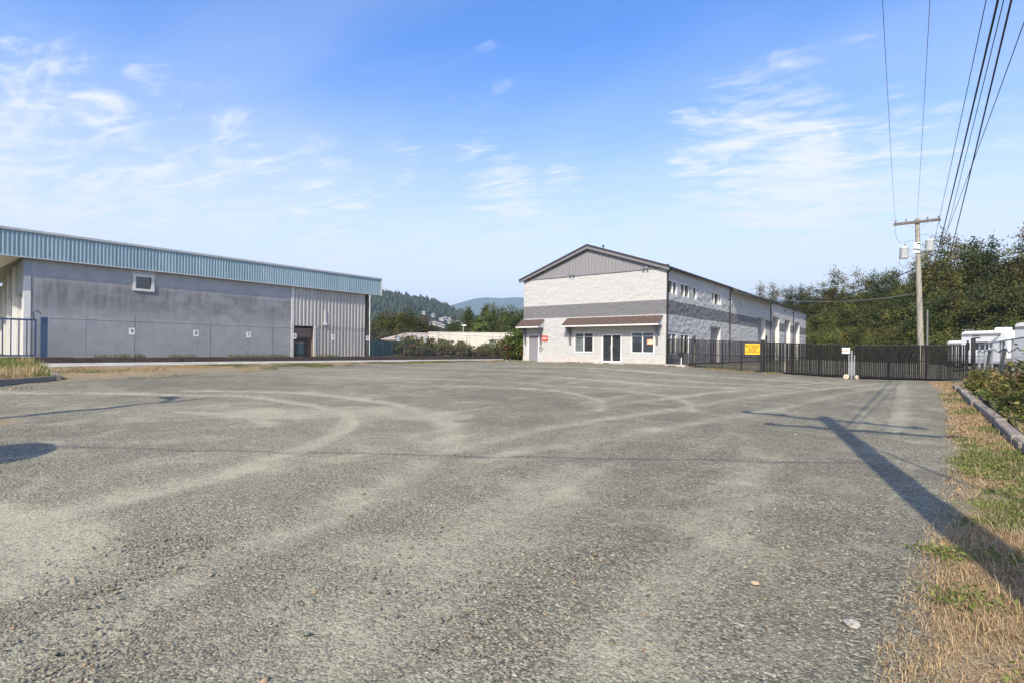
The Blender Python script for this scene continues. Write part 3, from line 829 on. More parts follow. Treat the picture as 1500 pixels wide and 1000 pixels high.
# tan steel siding
sid = MB().box(WX - .12, WX - .06, 20.0, 24.25, WZ, 5.66).build('siding_backing', TANP, wh)
MB().box(WX - .12, WX - .06, 18.35, 20.0, 3.05, 5.66).build('siding_backing', TANP, wh)
pu = ribpanel(.81, 3.06, 5.66, .27, .05).mesh('panel', TANP); plw = ribpanel(.81, WZ + .02, 3.1, .27, .05).mesh('panel', TANP)
for k in range(7):
    y0 = 18.52 + k * .815
    o = link('panel', pu, sid); o.location = Vector((WX - .02, y0, 0)) - rootloc(wh)
    if k >= 2 and y0 + .81 < 24.4:
        o = link('panel', plw, sid); o.location = Vector((WX - .045, y0, 0)) - rootloc(wh)
MB().box(WX - .06, WX + .05, 18.33, 18.5, WZ, 5.67, .01).build('corner_trim', OFFWHITE, wh)
MB().box(WX - .06, WX + .04, 19.98, 20.14, WZ, 3.06, .01).build('door_trim', OFFWHITE, wh)
m = MB(); m.box(WX - 1.6, WX - 1.55, 18.4, 20.0, WZ, 3.06); m.box(WX - 1.6, WX - .06, 18.36, 18.4, WZ, 3.06); m.box(WX - 1.6, WX - .06, 20.0, 20.04, WZ, 3.06); m.box(WX - 1.6, WX - .1, 18.4, 20.0, 3.06, 3.1)
m.build('doorway', PLY, wh)
MB().box(WX - .3, WX - .26, 18.5, 19.98, 2.28, 2.92).build('header_board', PLY, wh)
m = MB(); m.tube([(WX + .12, 24.32, 5.6), (WX + .12, 24.32, WZ + .1)], .06, 8); m.box(WX - .1, WX + .05, 24.25, 24.36, WZ, 5.65); m.build('downpipe', BLACK, wh)
MB().tube([(WX + .25, 24.45, 5.6), (WX + .25, 24.45, WZ + .1)], .03, 8).build('conduit', WHITE, wh)
m = MB(); m.box(WX + .0, WX + .07, 20.75, 20.9, 3.2, 4.2); m.box(WX + .0, WX + .1, 20.72, 20.95, 3.15, 3.35); m.build('meter_box', OFFWHITE, wh)
b = thing('storage_drum', 'blue-green drum standing in the dark doorway of the warehouse', 'drum', (WX - .75, 19.35, WZ))
MB().lathe((WX - .75, 19.35, WZ), [(.30, 0), (.30, .28), (.32, .30), (.30, .32), (.30, .6), (.32, .62), (.30, .64), (.30, .92), (.27, .95)], 18).build('body', M('teal_plastic', (.05, .16, .15), .5), b)
MB().lathe((WX - .75, 19.35, WZ + .95), [(.29, 0), (.29, .04), (.05, .05)], 18).build('lid', WHITE, b)

# ================================================================ left kerb, fence, gate, number signs
def timbers(name, label, pts, mat, w, zf, hgt, piece=2.4, seed=1, cat='kerb'):
    r = random.Random(seed)
    t = thing(name, label, cat, (pts[0][0], pts[0][1], zf(*pts[0])))
    (x0, y0), (x1, y1) = pts; L = math.hypot(x1 - x0, y1 - y0); dx, dy = (x1 - x0) / L, (y1 - y0) / L
    s = 0
    while s < L - .3:
        e_ = min(L, s + piece * r.uniform(.9, 1.05))
        cx, cy = x0 + dx * s, y0 + dy * s
        z = zf(x0 + dx * (s + e_) / 2, y0 + dy * (s + e_) / 2)
        a_ = r.uniform(-.012, .012); o_ = r.uniform(-.025, .025); hz = r.uniform(-.02, .02)
        mat4 = Matrix.Translation((cx - dy * o_, cy + dx * o_, z)) @ Matrix.Rotation(math.atan2(dy, dx) - PI / 2 + a_, 4, 'Z')
        MB().xf(mat4).box(-w / 2, w / 2, .008, e_ - s - .008, -.2, hgt + hz, .018).build('timber', mat, t)
        s = e_
    return t
timbers('timber_kerb', 'dark weathered timber kerb along the foot of the left chain-link fence', [(-32.33, -3), (-32.33, 40)], TIMBERD, .22, lambda x, y: .70 + .0 * y, .30, 2.4, 2)

FXX = -32.4
cf = thing('chain_link_fence', 'galvanised chain-link fence with barbed wire in front of the warehouse', 'fence', (FXX, 5.7, .98))
def chainlink(parent, p0, p1, z0, z1, step=.075, wr=.0022, mat=WIRE):
    p0 = Vector(p0); p1 = Vector(p1); L = (p1 - p0).length; d = (p1 - p0) / L; nrm = Vector((-d.y, d.x, 0))
    V = []; Fs = []
    hgt = z1 - z0
    def ribbon(a, b):
        t = (b - a).normalized(); s = t.cross(nrm).normalized() * wr
        k = len(V); V.extend([a - s, a + s, b + s, b - s]); Fs.append((k, k + 1, k + 2, k + 3))
    s = -hgt
    while s < L:
        a0 = max(s, 0); b0 = min(s + hgt, L)
        if b0 > a0:
            ribbon(p0 + d * a0 + Z0 * (z0 + a0 - s) + nrm * .003, p0 + d * b0 + Z0 * (z0 + b0 - s) + nrm * .003)
            ribbon(p0 + d * a0 + Z0 * (z1 - a0 + s) - nrm * .003, p0 + d * b0 + Z0 * (z1 - b0 + s) - nrm * .003)
        s += step
    off = rootloc(parent)
    return link('wire_mesh', npmesh('wire_mesh', np.array([tuple(v - off) for v in V]), np.array(Fs), mat), parent, kind='stuff')
chainlink(cf, (FXX, 1.5, 0), (FXX, 40, 0), 1.03, 2.80)
for y in [9.17, 12.84, 16.5, 20.0, 23.6, 27.08, 30.7, 34.2, 37.7, 39.6]:
    m = MB(); m.tube([(FXX + .03, y, .72), (FXX + .03, y, 2.84)], .022, 8); m.tube([(FXX + .03, y, 2.82), (FXX + .16, y + .02, 3.14)], .012, 6); m.build('post', FENCEP, cf)
MB().tube([(FXX + .0, 5.8, 2.82)] + [(FXX, y, 2.82) for y in (15, 25, 34, 40)], .013, 8).build('top_rail', FENCEP, cf)
for k, (ox, oz) in enumerate(((.07, 2.92), (.11, 3.02), (.155, 3.12))):
    pts = []
    y = 5.8
    while y < 39.6: pts.append((FXX + .03 + ox, y, oz - .02 * math.sin((y - 9.17) / 3.6 * PI) ** 2)); y += .6
    MB().tube(pts, .004, 4, False).build('barbed_wire', WIRE, cf)
m = MB()
m.tube([(FXX, 5.5, 3.0), (FXX + .1, 5.35, 3.15), (FXX + .1, 5.2, 3.05), (FXX, 5.25, 2.75)], .02, 6); m.build('latch_rod', BLACK, cf)

bg_ = thing('blue_gate', 'blue painted steel bar gate beside the warehouse corner', 'gate', (FXX - .12, 5.6, .98))
gx_ = FXX - .14
MB().box(gx_ - .1, gx_ + .1, 5.5, 5.74, .95, 2.86, .015).build('post', BLUE, bg_)
m = MB(); m.box(gx_ - .03, gx_ + .03, .6, 5.36, 2.68, 2.76); m.box(gx_ - .03, gx_ + .03, .6, 5.36, 1.05, 1.12); m.box(gx_ - .03, gx_ + .03, 5.29, 5.36, 1.12, 2.68); m.build('frame', BLUE, bg_)
for k in range(17): MB().box(gx_ - .02, gx_ + .02, 5.03 - .27 * k - .02, 5.03 - .27 * k + .02, 1.12, 2.68).build('bar', BLUE, bg_)

NW = dict(zip('98765432', ('nine', 'eight', 'seven', 'six', 'five', 'four', 'three', 'two')))
NUM = [('9', 9.05), ('8', 12.09), ('7', 15.01), ('6', 17.95), ('5', 20.8), ('4', 23.62), ('3', 26.47), ('2', 29.23)]
for n_, y in NUM:
    s_ = thing('number_sign', 'white plate numbered %s, %s from the left on the chain-link fence' % (NW[n_], ORD[9 - int(n_)]), 'sign', (FXX + .04, y, 2.3))
    MB().box(FXX + .035, FXX + .05, y - .13, y + .13, 2.15, 2.49, .004).build('plate', WHITE, s_)
    text('numeral', n_, .27, PRINT, (FXX + .053, y, 2.32), FACE_PX, s_)
ps = thing('notice_sign', 'pale rectangular notice on the green steel fence past the warehouse end', 'sign', (-36.9, 26.6, 1.9))
MB().box(-36.93, -36.9, 26.2, 27.0, 1.75, 2.15, .004).build('plate', OFFWHITE, ps)
text('lettering', 'NO ENTRY', .14, PRINT, (-36.897, 26.6, 1.95), FACE_PX, ps)

# planter bed at far left
pb = thing('raised_planter', 'timber-edged raised planter bed with unmown grass at far left', 'planter', (-25, 4, .4))
def edge(p0, p1, w=.15):
    (x0, y0), (x1, y1) = p0, p1; L = math.hypot(x1 - x0, y1 - y0); n = max(1, round(L / 2.4))
    for k in range(n):
        ax, ay = x0 + (x1 - x0) * k / n, y0 + (y1 - y0) * k / n
        z = float(H(ax, ay)); z2 = float(H(x0 + (x1 - x0) * (k + 1) / n, y0 + (y1 - y0) * (k + 1) / n))
        m4 = Matrix.Translation((ax, ay, (z + z2) / 2)) @ Matrix.Rotation(math.atan2(y1 - y0, x1 - x0) - PI / 2, 4, 'Z')
        MB().xf(m4).box(-w / 2, w / 2, 0, L / n - .012, -.2, .17, .015).build('timber', TIMBER, pb)
edge((-23.0, 4.35), (-30.9, 5.1)); edge((-18, -1.2), (-22.92, 4.22))
poly = [(-23.2, 4.2), (-30.9, 4.95), (-31.2, -3), (-18.4, -3), (-18.2, -1.1)]
m = MB(); n = len(poly); m.add([(x, y, float(H(x, y)) + .12) for x, y in poly] + [(-27, 1.5, float(H(-27, 1.5)) + .36)], [(i, (i + 1) % n, n) for i in range(n)])
m.build('soil', SOIL, pb)

# red standpipe by the building corner
sp = thing('standpipe', 'rust-red post with white cap at the end of the left fence', 'post', (-31.45, 38.4, .66))
MB().lathe((-31.45, 38.4, .55), [(.07, 0), (.07, 1.1), (.085, 1.12), (.085, 1.2), (.06, 1.22), (.06, 1.3)], 12).build('pipe', RUSTY, sp)
MB().lathe((-31.45, 38.4, 1.85), [(.09, 0), (.10, .08), (.08, .2), (.03, .26)], 12).build('cap', WHITE, sp)
MB().tube([(-31.45, 38.4, 1.55), (-31.3, 38.25, 1.55)], .05, 10).build('outlet', RUSTY, sp)

# ================================================================ black fence and gates
GY = 35.45
def zg(x): return float(H(x, GY))
def slats(parent, x0, x1, zb, zt, pitch, wd, y=GY, name='slat_infill', lean=0):
    V = []; Fs = []
    n = int((x1 - x0) / pitch); off = rootloc(parent); r = random.Random(int(x0 * 10))
    for k in range(n):
        if r.random() < .006: continue
        x = x0 + (k + .5) * (x1 - x0) / n; w_ = wd * r.uniform(.9, 1.08); yy = y + r.uniform(-.006, .006)
        b0, t0 = zb(x), zt(x); j = len(V); l = lean + r.gauss(0, .009)
        V += [(x - w_ / 2, yy, b0), (x + w_ / 2, yy + .004, b0), (x + w_ / 2 + l, yy + .004, t0), (x - w_ / 2 + l, yy, t0)]; Fs.append((j, j + 1, j + 2, j + 3))
    me = npmesh(name, np.array(V) - np.array(off), np.array(Fs), SLAT)
    return link(name, me, parent, kind='stuff')
bf = thing('black_fence', 'black slatted chain-link fence running from the grey building to the gate', 'fence', (-11.3, GY, zg(-11.3)))
zb_ = lambda x: float(np.interp(x, [-14.5, -8.2], [.74, .36])); zt_ = lambda x: float(np.interp(x, [-14.5, -13.3, -8.2], [2.48, 2.42, 2.22]))
slats(bf, -14.4, -8.3, zb_, zt_, .05, .032)
chainlink(bf, (-14.4, GY + .01, 0), (-8.3, GY + .01, 0), .75, 2.2, .06, .003, BLACK)
for x in (-14.38, -13.3, -12.4, -10.65, -9.45):
    m = MB(); m.tube([(x, GY + .04, zg(x) - .1), (x, GY + .04, zt_(x) + (.28 if x == -13.3 else .03))], .03, 8); m.build('post', BLACK, bf)
MB().tube([(-13.35, GY - .02, zg(-13.35)), (-13.35, GY - .02, 1.45)], .03, 8).build('post', WHITE, bf)
for fz in (lambda x: zt_(x), lambda x: zb_(x) + .05, lambda x: zb_(x) * .52 + zt_(x) * .48):
    MB().tube([(x, GY + .03, fz(x)) for x in (-14.4, -13.3, -11, -8.25)], .02, 8).build('rail', BLACK, bf)
m = MB(); m.box(-13.55, -13.18, GY - .06, GY - .02, 1.2, 1.55, .01); m.build('lock_box', BLACK, bf)

def gate(name, label, x0, x1, zl, n_up, lean):
    g = thing(name, label, 'gate', ((x0 + x1) / 2, GY, zl(x0)), 'leaves of the black double gate')
    zt = lambda x: float(np.interp(x, [-8.2, -3.5, 1.5], [2.22, 2.02, 2.06])); zb = lambda x: zl(x) + .10
    slats(g, x0 + .04, x1 - .04, zb, zt, .080, .066, lean=lean)
    chainlink(g, (x0, GY + .015, 0), (x1, GY + .015, 0), .3, 2.0, .06, .0025, BLACK)
    for fz in (zb, zt, lambda x: zb(x) * .47 + zt(x) * .53): MB().tube([(x0, GY + .035, fz(x0)), ((x0 + x1) / 2, GY + .035, fz((x0 + x1) / 2)), (x1, GY + .035, fz(x1))], .024, 8).build('rail', BLACK, g)
    for k in range(n_up + 1):
        x = x0 + (x1 - x0) * k / n_up
        MB().tube([(x, GY + .036, zb(x)), (x, GY + .036, zt(x))], .026, 8).build('upright', BLACK, g)
    for dz in (.12, .24):
        MB().tube([(x0, GY + .02, zt(x0) + dz), ((x0 + x1) / 2, GY + .02, zt((x0 + x1) / 2) + dz - .02), (x1, GY + .02, zt(x1) + dz)], .005, 4).build('barbed_wire', BLACK, g)
    return g
g1 = gate('driveway_gate', 'left leaf of the black slatted gate, from the tall black post to the wheel', -8.05, -3.62, lambda x: float(np.interp(x, [-8.2, -3.5], [.32, .12])), 3, .0)
g2 = gate('driveway_gate', 'right leaf of the black slatted gate, nearest the caravans', -3.36, 1.42, lambda x: float(np.interp(x, [-3.5, 1.5], [.10, .22])), 3, .0)
def wheel(x, r, parent, ax):
    z = zg(x) + r - .02; y = GY - .08
    m = MB(); c = Vector((x, y, z))
    d = Vector((math.sin(ax), -math.cos(ax), 0))
    m.tube([c - d * .035, c - d * .03, c + d * .03, c + d * .035], [r * .85, r, r, r * .85], 20); o = m.build('gate_wheel', CREAM, parent)
    MB().tube([c + d * .03, c + d * .05], r * .3, 12).build('hub', RUSTY, o)
wheel(-3.74, .135, g1, 0); wheel(-3.22, .12, g2, 1.1)
for g_, x in ((g1, -3.62), (g2, -3.36)): MB().tube([(x, GY - .01, zg(x) + .05), (x, GY - .01, 1.5)], .03, 8).build('stile', GALV, g_)
MB().tube([(-3.49, GY - .02, zg(-3.49)), (-3.49, GY - .02, 1.75)], .042, 10).build('drop_bolt', GALV, g1)
MB().box(-7.2, -3.75, GY - .06, GY - .01, .1, .2, .01).build('bottom_beam', RAKE, g1)
gp = thing('gate_post', 'tall black gate post beside the yellow sign', 'post', (-8.18, GY, zg(-8.18)))
m = MB(); m.box(-8.29, -8.09, GY - .1, GY + .1, zg(-8.2) - .2, 2.34, .012); m.box(-8.31, -8.07, GY - .12, GY + .12, 2.34, 2.37, .01); m.build('shaft', BLACK, gp)
MB().tube([(-8.0, GY, 2.2), (-7.98, GY, 2.62)], .05, 8).build('top_pin', BLACK, gp)
gp2 = thing('gate_post', 'black gate post at the right end of the gate', 'post', (1.72, GY, zg(1.7)))
MB().box(1.62, 1.80, GY - .08, GY + .08, zg(1.7) - .2, 2.42, .012).build('shaft', BLACK, gp2)
MB().tube([(1.5, GY, .1), (1.5, GY, 2.3)], .035, 8).build('hinge_pole', BLACK, gp2)
MB().tube([(1.44, GY + .1, .1), (1.44, GY + .1, 2.0)], .03, 8).build('inner_pole', GALV, gp2)
ys_ = thing('yellow_sign', 'yellow notice with black capitals on the black fence by the gate post', 'sign', (-8.76, GY - .06, 1.46))
MB().box(-9.21, -8.33, GY - .07, GY - .05, 1.46, 2.13, .006).build('plate', YELLOW, ys_)
text('lettering', 'MUST REPORT\nTO OFFICE\nBEFORE\nPROCEEDING', .145, PRINT, (-8.77, GY - .074, 1.80), FACE_MY, ys_, sx=.92)
gs = thing('gate_sign', 'small white sign with red lettering on the left gate leaf', 'sign', (-3.77, GY - .05, 1.56))
MB().box(-3.96, -3.57, GY - .06, GY - .045, 1.57, 1.91, .005).build('plate', WHITE, gs)
text('lettering', 'NO\nPARKING', .095, REDPRINT, (-3.765, GY - .064, 1.74), FACE_MY, gs)

# ================================================================ right side: kerb, galvanised fence
timbers('timber_kerb', 'weathered grey timber kerb edging the shrub bed at right', [(.85, 28.9), (1.18, 11.3)], TIMBER, .18, lambda x, y: float(H(x, y)), .17, 2.5, 4)
timbers('timber_kerb', 'near run of grey timber kerb leaving the picture at right', [(1.19, 11.2), (1.3, 6.2)], TIMBER, .18, lambda x, y: float(H(x, y)), .17, 2.5, 5)
rfn = thing('side_fence', 'galvanised chain-link fence with pale strips beside the parked caravans', 'fence', (2.0, 28, .3))
chainlink(rfn, (1.85, 35.2, 0), (2.15, 14, 0), .35, 2.05, .06, .003, GALV)
for k, (y, ln) in enumerate(((35.0, 0), (32.2, .0), (29.2, -.0), (26.2, .0), (23.2, 0), (20.2, 0), (17.2, 0), (14.2, 0))):
    x = 1.85 + (35.2 - y) / 21.2 * .3
    MB().tube([(x + .06, y + ln, .1), (x + .06, y, 2.1)], .035, 8).build('post', GALV, rfn)
for y in (30.6, 24.8):
    x = 1.97
    MB().tube([(x + .05, y + 2.3, .25), (x + .05, y, 1.85)], .06, 8).build('brace', GALV, rfn)
MB().tube([(1.9, 35.2, 2.07), (2.2, 14, 2.07)], .025, 8).build('top_rail', GALV, rfn)
MB().tube([(1.84 + (35 - y) / 21 * .3, y, 1.72 + .05 * math.sin(y * 2.1) + .03 * math.sin(y * 5.3)) for y in np.arange(35, 15, -.25)], .014, 5).build('hanging_cable', CABLE, rfn)

# ================================================================ poles and wires
def utility_pole(label, x, y, zb, ht, arms, transformers, r0=.17, r1=.115, lean=(0, 0), group=None):
    p = thing('utility_pole', label, 'pole', (x, y, zb), group)
    pts = [(x + lean[0] * t, y + lean[1] * t, zb - .5 + (ht + .5) * t) for t in np.linspace(0, 1, 9)]
    MB().tube(pts, list(np.linspace(r0, r1, 9)), 16).build('shaft', POLEW, p)
    tx, ty = x + lean[0], y + lean[1]
    for (z, L, ang, off) in arms:
        ca, sa = math.cos(ang), math.sin(ang)
        m4 = Matrix.Translation((tx + ca * off, ty - .16 + sa * off, zb + z)) @ Matrix.Rotation(ang, 4, 'Z')
        a_ = MB().xf(m4).box(-L / 2, L / 2, -.065, .065, -.085, .085, .012).build('crossarm', ARMW, p)
        for s in (-1, 1):
            MB().xf(m4).tube([(s * .72 - off * 0, -.07, -.05), (-off, -.03, -.5)], .014, 6).build('brace', GALV, a_)
            for u in (.95, .5):
                MB().xf(m4).lathe((s * u * L / 2 - s * .06, 0, .07), [(.02, 0), (.02, .08), (.055, .09), (.05, .13), (.06, .14), (.045, .2), (.02, .22)], 10).build('insulator', CERAM, a_)
    for (sx, z) in transformers:
        t = MB(); c = (tx + sx * .68, ty - .05, zb + z)
        t.lathe(c, [(.02, 0), (.23, 0), (.245, .03), (.245, .66), (.26, .68), (.26, .72), (.2, .78), (.05, .8)], 20)
        o = t.build('transformer', GREYT, p)
        MB().lathe((c[0] + .05, c[1], c[2] + .76), [(.03, 0), (.05, .04), (.03, .08), (.05, .12), (.03, .16), (.04, .2), (.02, .26)], 8).build('bushing', CERAM, o)
        b = MB(); b.box(min(tx, c[0] - .2 * sx), max(tx, c[0] - .2 * sx), ty - .2, ty - .13, zb + z + .1, zb + z + .17); b.box(min(tx, c[0] - .2 * sx), max(tx, c[0] - .2 * sx), ty - .2, ty - .13, zb + z + .5, zb + z + .57); b.build('bracket', GALV, o)
    return p, tx, ty
P1 = (-.42, 44.26); P1Z = .25
pole1, tx1, ty1 = utility_pole('weathered utility pole with two grey transformers behind the black gate', P1[0], P1[1], P1Z, 10.35, [(10.1, 2.5, 0, -.02)], [(-1, 7.75), (1, 8.1)], .19, .125, (-.33, 0))
MB().tube([(P1[0] + .28, P1[1] - .15, 0), (P1[0] + .26, P1[1] - .14, 4.5)], .05, 8).build('conduit', RAKE, pole1)
for s, z in ((-1, 8.75), (1, 9.1)):
    xa = tx1 + s * 1.15
    MB().tube([(xa, ty1 - .16, 10.25), (xa + s * .03, ty1 - .2, 9.9), (xa + s * (-.05 if s < 0 else .25), ty1 - .2, 9.45), (tx1 + s * .95, ty1 - .15, 9.1), (tx1 + s * .73, ty1 - .05, z + .35)], .012, 6).build('jumper', GCABLE, pole1)
    MB().tube([(tx1 + s * .68, ty1 - .05, z + .3), (tx1 + s * .35, ty1 - .1, z + .42), (tx1, ty1 - .14, z + .3)], .012, 6).build('jumper', GCABLE, pole1)
MB().tube([(tx1 - .92, ty1 - .05, 8.4), (tx1 - .95, ty1 - .05, 7.7), (tx1 - .7, ty1 - .1, 7.35), (tx1 - .1, ty1 - .16, 7.3)], .014, 6).build('jumper', GCABLE, pole1)
MB().box(tx1 - .17, tx1 + .17, ty1 - .2, ty1 - .1, 8.25, 9.0, .03).build('mount_plate', GREYT, pole1)
# roadside pole just outside the picture at right; its shadow lies across the gravel
P0 = (1.09, 2.69)
pole0, tx0, ty0 = utility_pole('roadside utility pole with two crossarms just beyond the right edge, casting the long shadow', P0[0], P0[1], 0, 10.1, [(9.85, 3.7, -.1, 0), (8.5, 3.3, .1, .35)], [], .21, .15)
MB().tube([(1.09, 2.69, 7.2), (2.75, 3.5, 0)], .022, 6).build('guy_wire', GALV, pole0)
MB().box(.99, 1.19, 2.45, 2.6, 5.2, 5.6, .02).build('cable_box', RAKE, pole0)
pole3, _, _ = utility_pole('roadside utility pole far behind the camera at left', -29.5, -20.8, .4, 9.6, [(9.3, 2.6, .6, 0)], [], .19, .13)
pole2, tx2, ty2 = utility_pole('far utility pole among the trees beyond the gate pole', -.8, 108.3, .3, 10.6, [], [], .18, .12)

def wire(label, a, b, sag, r, mat=CABLE, n=40):
    a = Vector(a); b = Vector(b)
    pts = [a.lerp(b, t) - Z0 * sag * 4 * t * (1 - t) for t in np.linspace(0, 1, n)]
    o = MB().tube(pts, r, 5, False).build('overhead_wire', mat)
    return tag(o, label, 'wire', 'overhead wires')
wire('thin bare wire from the left end of the pole crossarm', (tx1 - 1.17, ty1 - .16, P1Z + 10.3), (-.52, ty0 - .1, 10.05), .5, .007, GCABLE)
wire('thin bare wire from the top of the pole', (tx1, ty1 - .1, P1Z + 10.38), (.24, ty0 - .2, 10.05), .5, .007, GCABLE)
wire('thinnest and leftmost of the bundle of cables at upper right', (1.12, ty0, 9.0), (-1.5, 108, 11.0), 1.2, .009)
wire('thick black cable in the middle of the bundle at upper right', (1.12, ty0, 8.2), (-1.0, 108, 10.6), 1.2, .020)
wire('second thin cable close beside the thick black one', (1.2, ty0, 8.4), (-.5, 108, 10.9), 1.2, .009)
wire('thick black cable right of the bundle at upper right', (1.02, ty0, 7.4), (.4, 108, 9.6), 1.2, .016)
wire('thin cable crossing to the top right corner of the picture', (1.76, ty0, 8.2), (-2.0, 108, 11.4), 1.6, .009)
wire('black service cable sagging from the pole towards the grey building roof', (tx1 + .02, ty1, 7.35), (BX1 + .3, 66.5, 7.5), 1.0, .03)
wire('lower pale service cable from the pole to the mast on the grey building', (tx1 + .06, ty1 - .1, 5.6), (BX1 + .25, 50.5, 7.2), .75, .022, GCABLE)
wire('telephone cable overhead along the roadside behind the camera', (1.0, 2.69, 5.4), (-29.5, -20.8, 6.0), .1, .018)

# lamp post and signboard out of frame at left: their shadows fall into the picture
lp = thing('lamp_post', 'roadside lamp post outside the picture at left, casting the thin shadow on the gravel', 'lamp post', (-12.55, -2.2, .15))
MB().tube([(-12.55, -2.2, 0), (-12.55, -2.2, 4), (-12.5, -2.15, 7.2)], [.15, .12, .07], 12).build('shaft', GALV, lp)
MB().tube([(-12.5, -2.15, 6.0), (-12.9, -2.0, 6.25), (-13.5, -1.8, 6.25)], .05, 8).build('arm', GALV, lp)
MB().box(-13.7, -13.2, -1.95, -1.65, 6.15, 6.32, .04).build('lamp_head', GALV, lp)
sb_ = thing('site_signboard', 'round-topped site signboard outside the picture at left, casting the rounded shadow', 'signboard', (-9.05, -1.5, .1))
m = MB(); pr = [(-9.75, 1.3), (-8.35, 1.3), (-8.35, 2.5)] + [(-9.05 + .7 * math.cos(t), 2.5 + .5 * math.sin(t)) for t in np.linspace(.15, PI - .15, 12)] + [(-9.75, 2.5)]
m.prism(pr, 1, -1.53, -1.47); m.build('panel', WHITE, sb_)
for x in (-9.6, -8.5): MB().box(x - .05, x + .05, -1.47, -1.37, -.1, 2.3).build('post', TIMBER, sb_)

# ================================================================ caravans beyond the fence
def rv(name, label, A, B, Wd, z0, H_, cat, wins, ladder=False, ac=True, col=RVW, slide=None):
    """A, B: the two ends of the visible long side; the body lies on its right-hand side"""
    A = Vector((*A, 0)); B = Vector((*B, 0)); L = (B - A).length; e_ = (B - A) / L; n_ = Vector((e_.y, -e_.x, 0))   # outward normal of the side seen
    t = thing(name, label, cat, ((A + B) / 2 - n_ * Wd / 2 + Z0 * z0), 'caravans parked beyond the fence')
    Mx = Matrix(((e_.x, n_.x, 0, A.x), (e_.y, n_.y, 0, A.y), (0, 0, 1, z0), (0, 0, 0, 1)))
    b0 = .55
    prof = [(0, b0 + .1), (.12, b0), (L - .5, b0), (L - .05, b0 + .5), (L, H_ - .7), (L - .35, H_ - .08), (L - .6, H_), (.3, H_), (.06, H_ - .1), (0, H_ - .3)]
    m = MB().xf(Mx)
    n = len(prof); vs = []
    for yy, k in ((0, .04), (-.04, 0), (-Wd + .04, 0), (-Wd, .04)):
        for px, pz in prof:
            vs.append((px + (k if px < L / 2 else -k), yy, pz + (k if pz < H_ / 2 else -k)))
    fs = [tuple(range(n)), tuple(range(3 * n, 4 * n))[::-1]]
    for r_ in range(3): fs += [(r_ * n + i, r_ * n + (i + 1) % n, (r_ + 1) * n + (i + 1) % n, (r_ + 1) * n + i) for i in range(n)]
    m.add(vs, fs); m.build('body', col, t)
    for (u0, u1, v0, v1) in wins:
        f = MB().xf(Mx).box(u0 * L - .03, u1 * L + .03, .0, .025, v0 - .03, v1 + .03, .01).build('window', BLACK, t)
        MB().xf(Mx).box(u0 * L, u1 * L, .026, .035, v0, v1).build('pane', GLASS, f)
    MB().xf(Mx).box(.1, L - .3, .001, .015, b0 + .55, b0 + .72).build('stripe', RVG, t)
    MB().xf(Mx).box(.1, L - .5, .001, .012, b0 + .04, b0 + .42).build('skirt', RVG, t)
    MB().xf(Mx).box(.15, L - .5, .001, .14, H_ - .32, H_ - .16, .03).build('awning_roll', OFFWHITE, t)
    d = MB().xf(Mx).box(L * .70, L * .70 + .68, .001, .03, b0 + .2, b0 + 2.05, .01).build('door', RVW, t)
    MB().xf(Mx).box(L * .70 + .56, L * .70 + .62, .03, .06, b0 + 1.0, b0 + 1.14).build('handle', BLACK, d)
    for u in (.42, .55):
        for sd in (.01, -Wd + .22):
            w_ = MB().xf(Mx).tube([(u * L, sd - .22, .34), (u * L, sd, .34)], .34, 18).build('wheel', RUBBER, t)
            MB().xf(Mx).tube([(u * L, sd - .2, .34), (u * L, sd + .012, .34)], .19, 12).build('rim', GALV, w_)
    if ac: MB().xf(Mx).box(L * .55, L * .55 + .9, -Wd / 2 - .35, -Wd / 2 + .35, H_ - .01, H_ + .28, .06).build('roof_unit', RVW, t)
    if ladder:
        m = MB().xf(Mx)
        for k in range(3): m.tube([(.05 + k * .33, -.1, H_ - .02), (.07 + k * .33, -.1, H_ + .16), (.30 + k * .33, -.1, H_ + .16), (.32 + k * .33, -.1, H_ - .02)], .018, 6)
        m.build('roof_rack', GALV, t)
    return t, Mx
t1, Mx = rv('travel_trailer', 'white travel trailer with a row of dark windows, left of the taller caravan', (2.2, 63.1), (5.1, 60.3), 2.4, .3, 3.38, 'caravan', [(.13, .19, 1.75, 2.35), (.24, .60, 1.8, 2.4), (.645, .69, 1.8, 2.4), (.84, .93, 1.85, 2.4)], True)
MB().xf(Mx).tube([(2.9, .1, 2.5), (3.55, .18, 2.95)], .03, 6).build('awning_arm', BLACK, t1)
MB().xf(Mx).box(1.15, 1.75, .001, .012, 2.72, 2.82).build('emblem', PRINT, t1)
for k in range(3): MB().xf(Mx).box(1.1 + k * .22, 1.2 + k * .22, .001, .012, 2.9, 3.0).build('emblem', PRINT, t1)
rv('motorhome', 'tall white and grey caravan cut off by the right edge of the picture', (4.75, 52.3), (9.1, 48.2), 2.4, .3, 3.6, 'caravan', [(.16, .34, 2.1, 2.8), (.45, .6, 2.0, 2.7)], False, True, M('gelcoat_pale_grey', (.55, .57, .60), .35, .04))
rv('cargo_trailer', 'low white trailer just above the right end of the black gate', (1.3, 68.0), (3.0, 66.3), 2.2, .3, 2.65, 'trailer', [(.62, .66, 1.7, 2.2)], False, False)

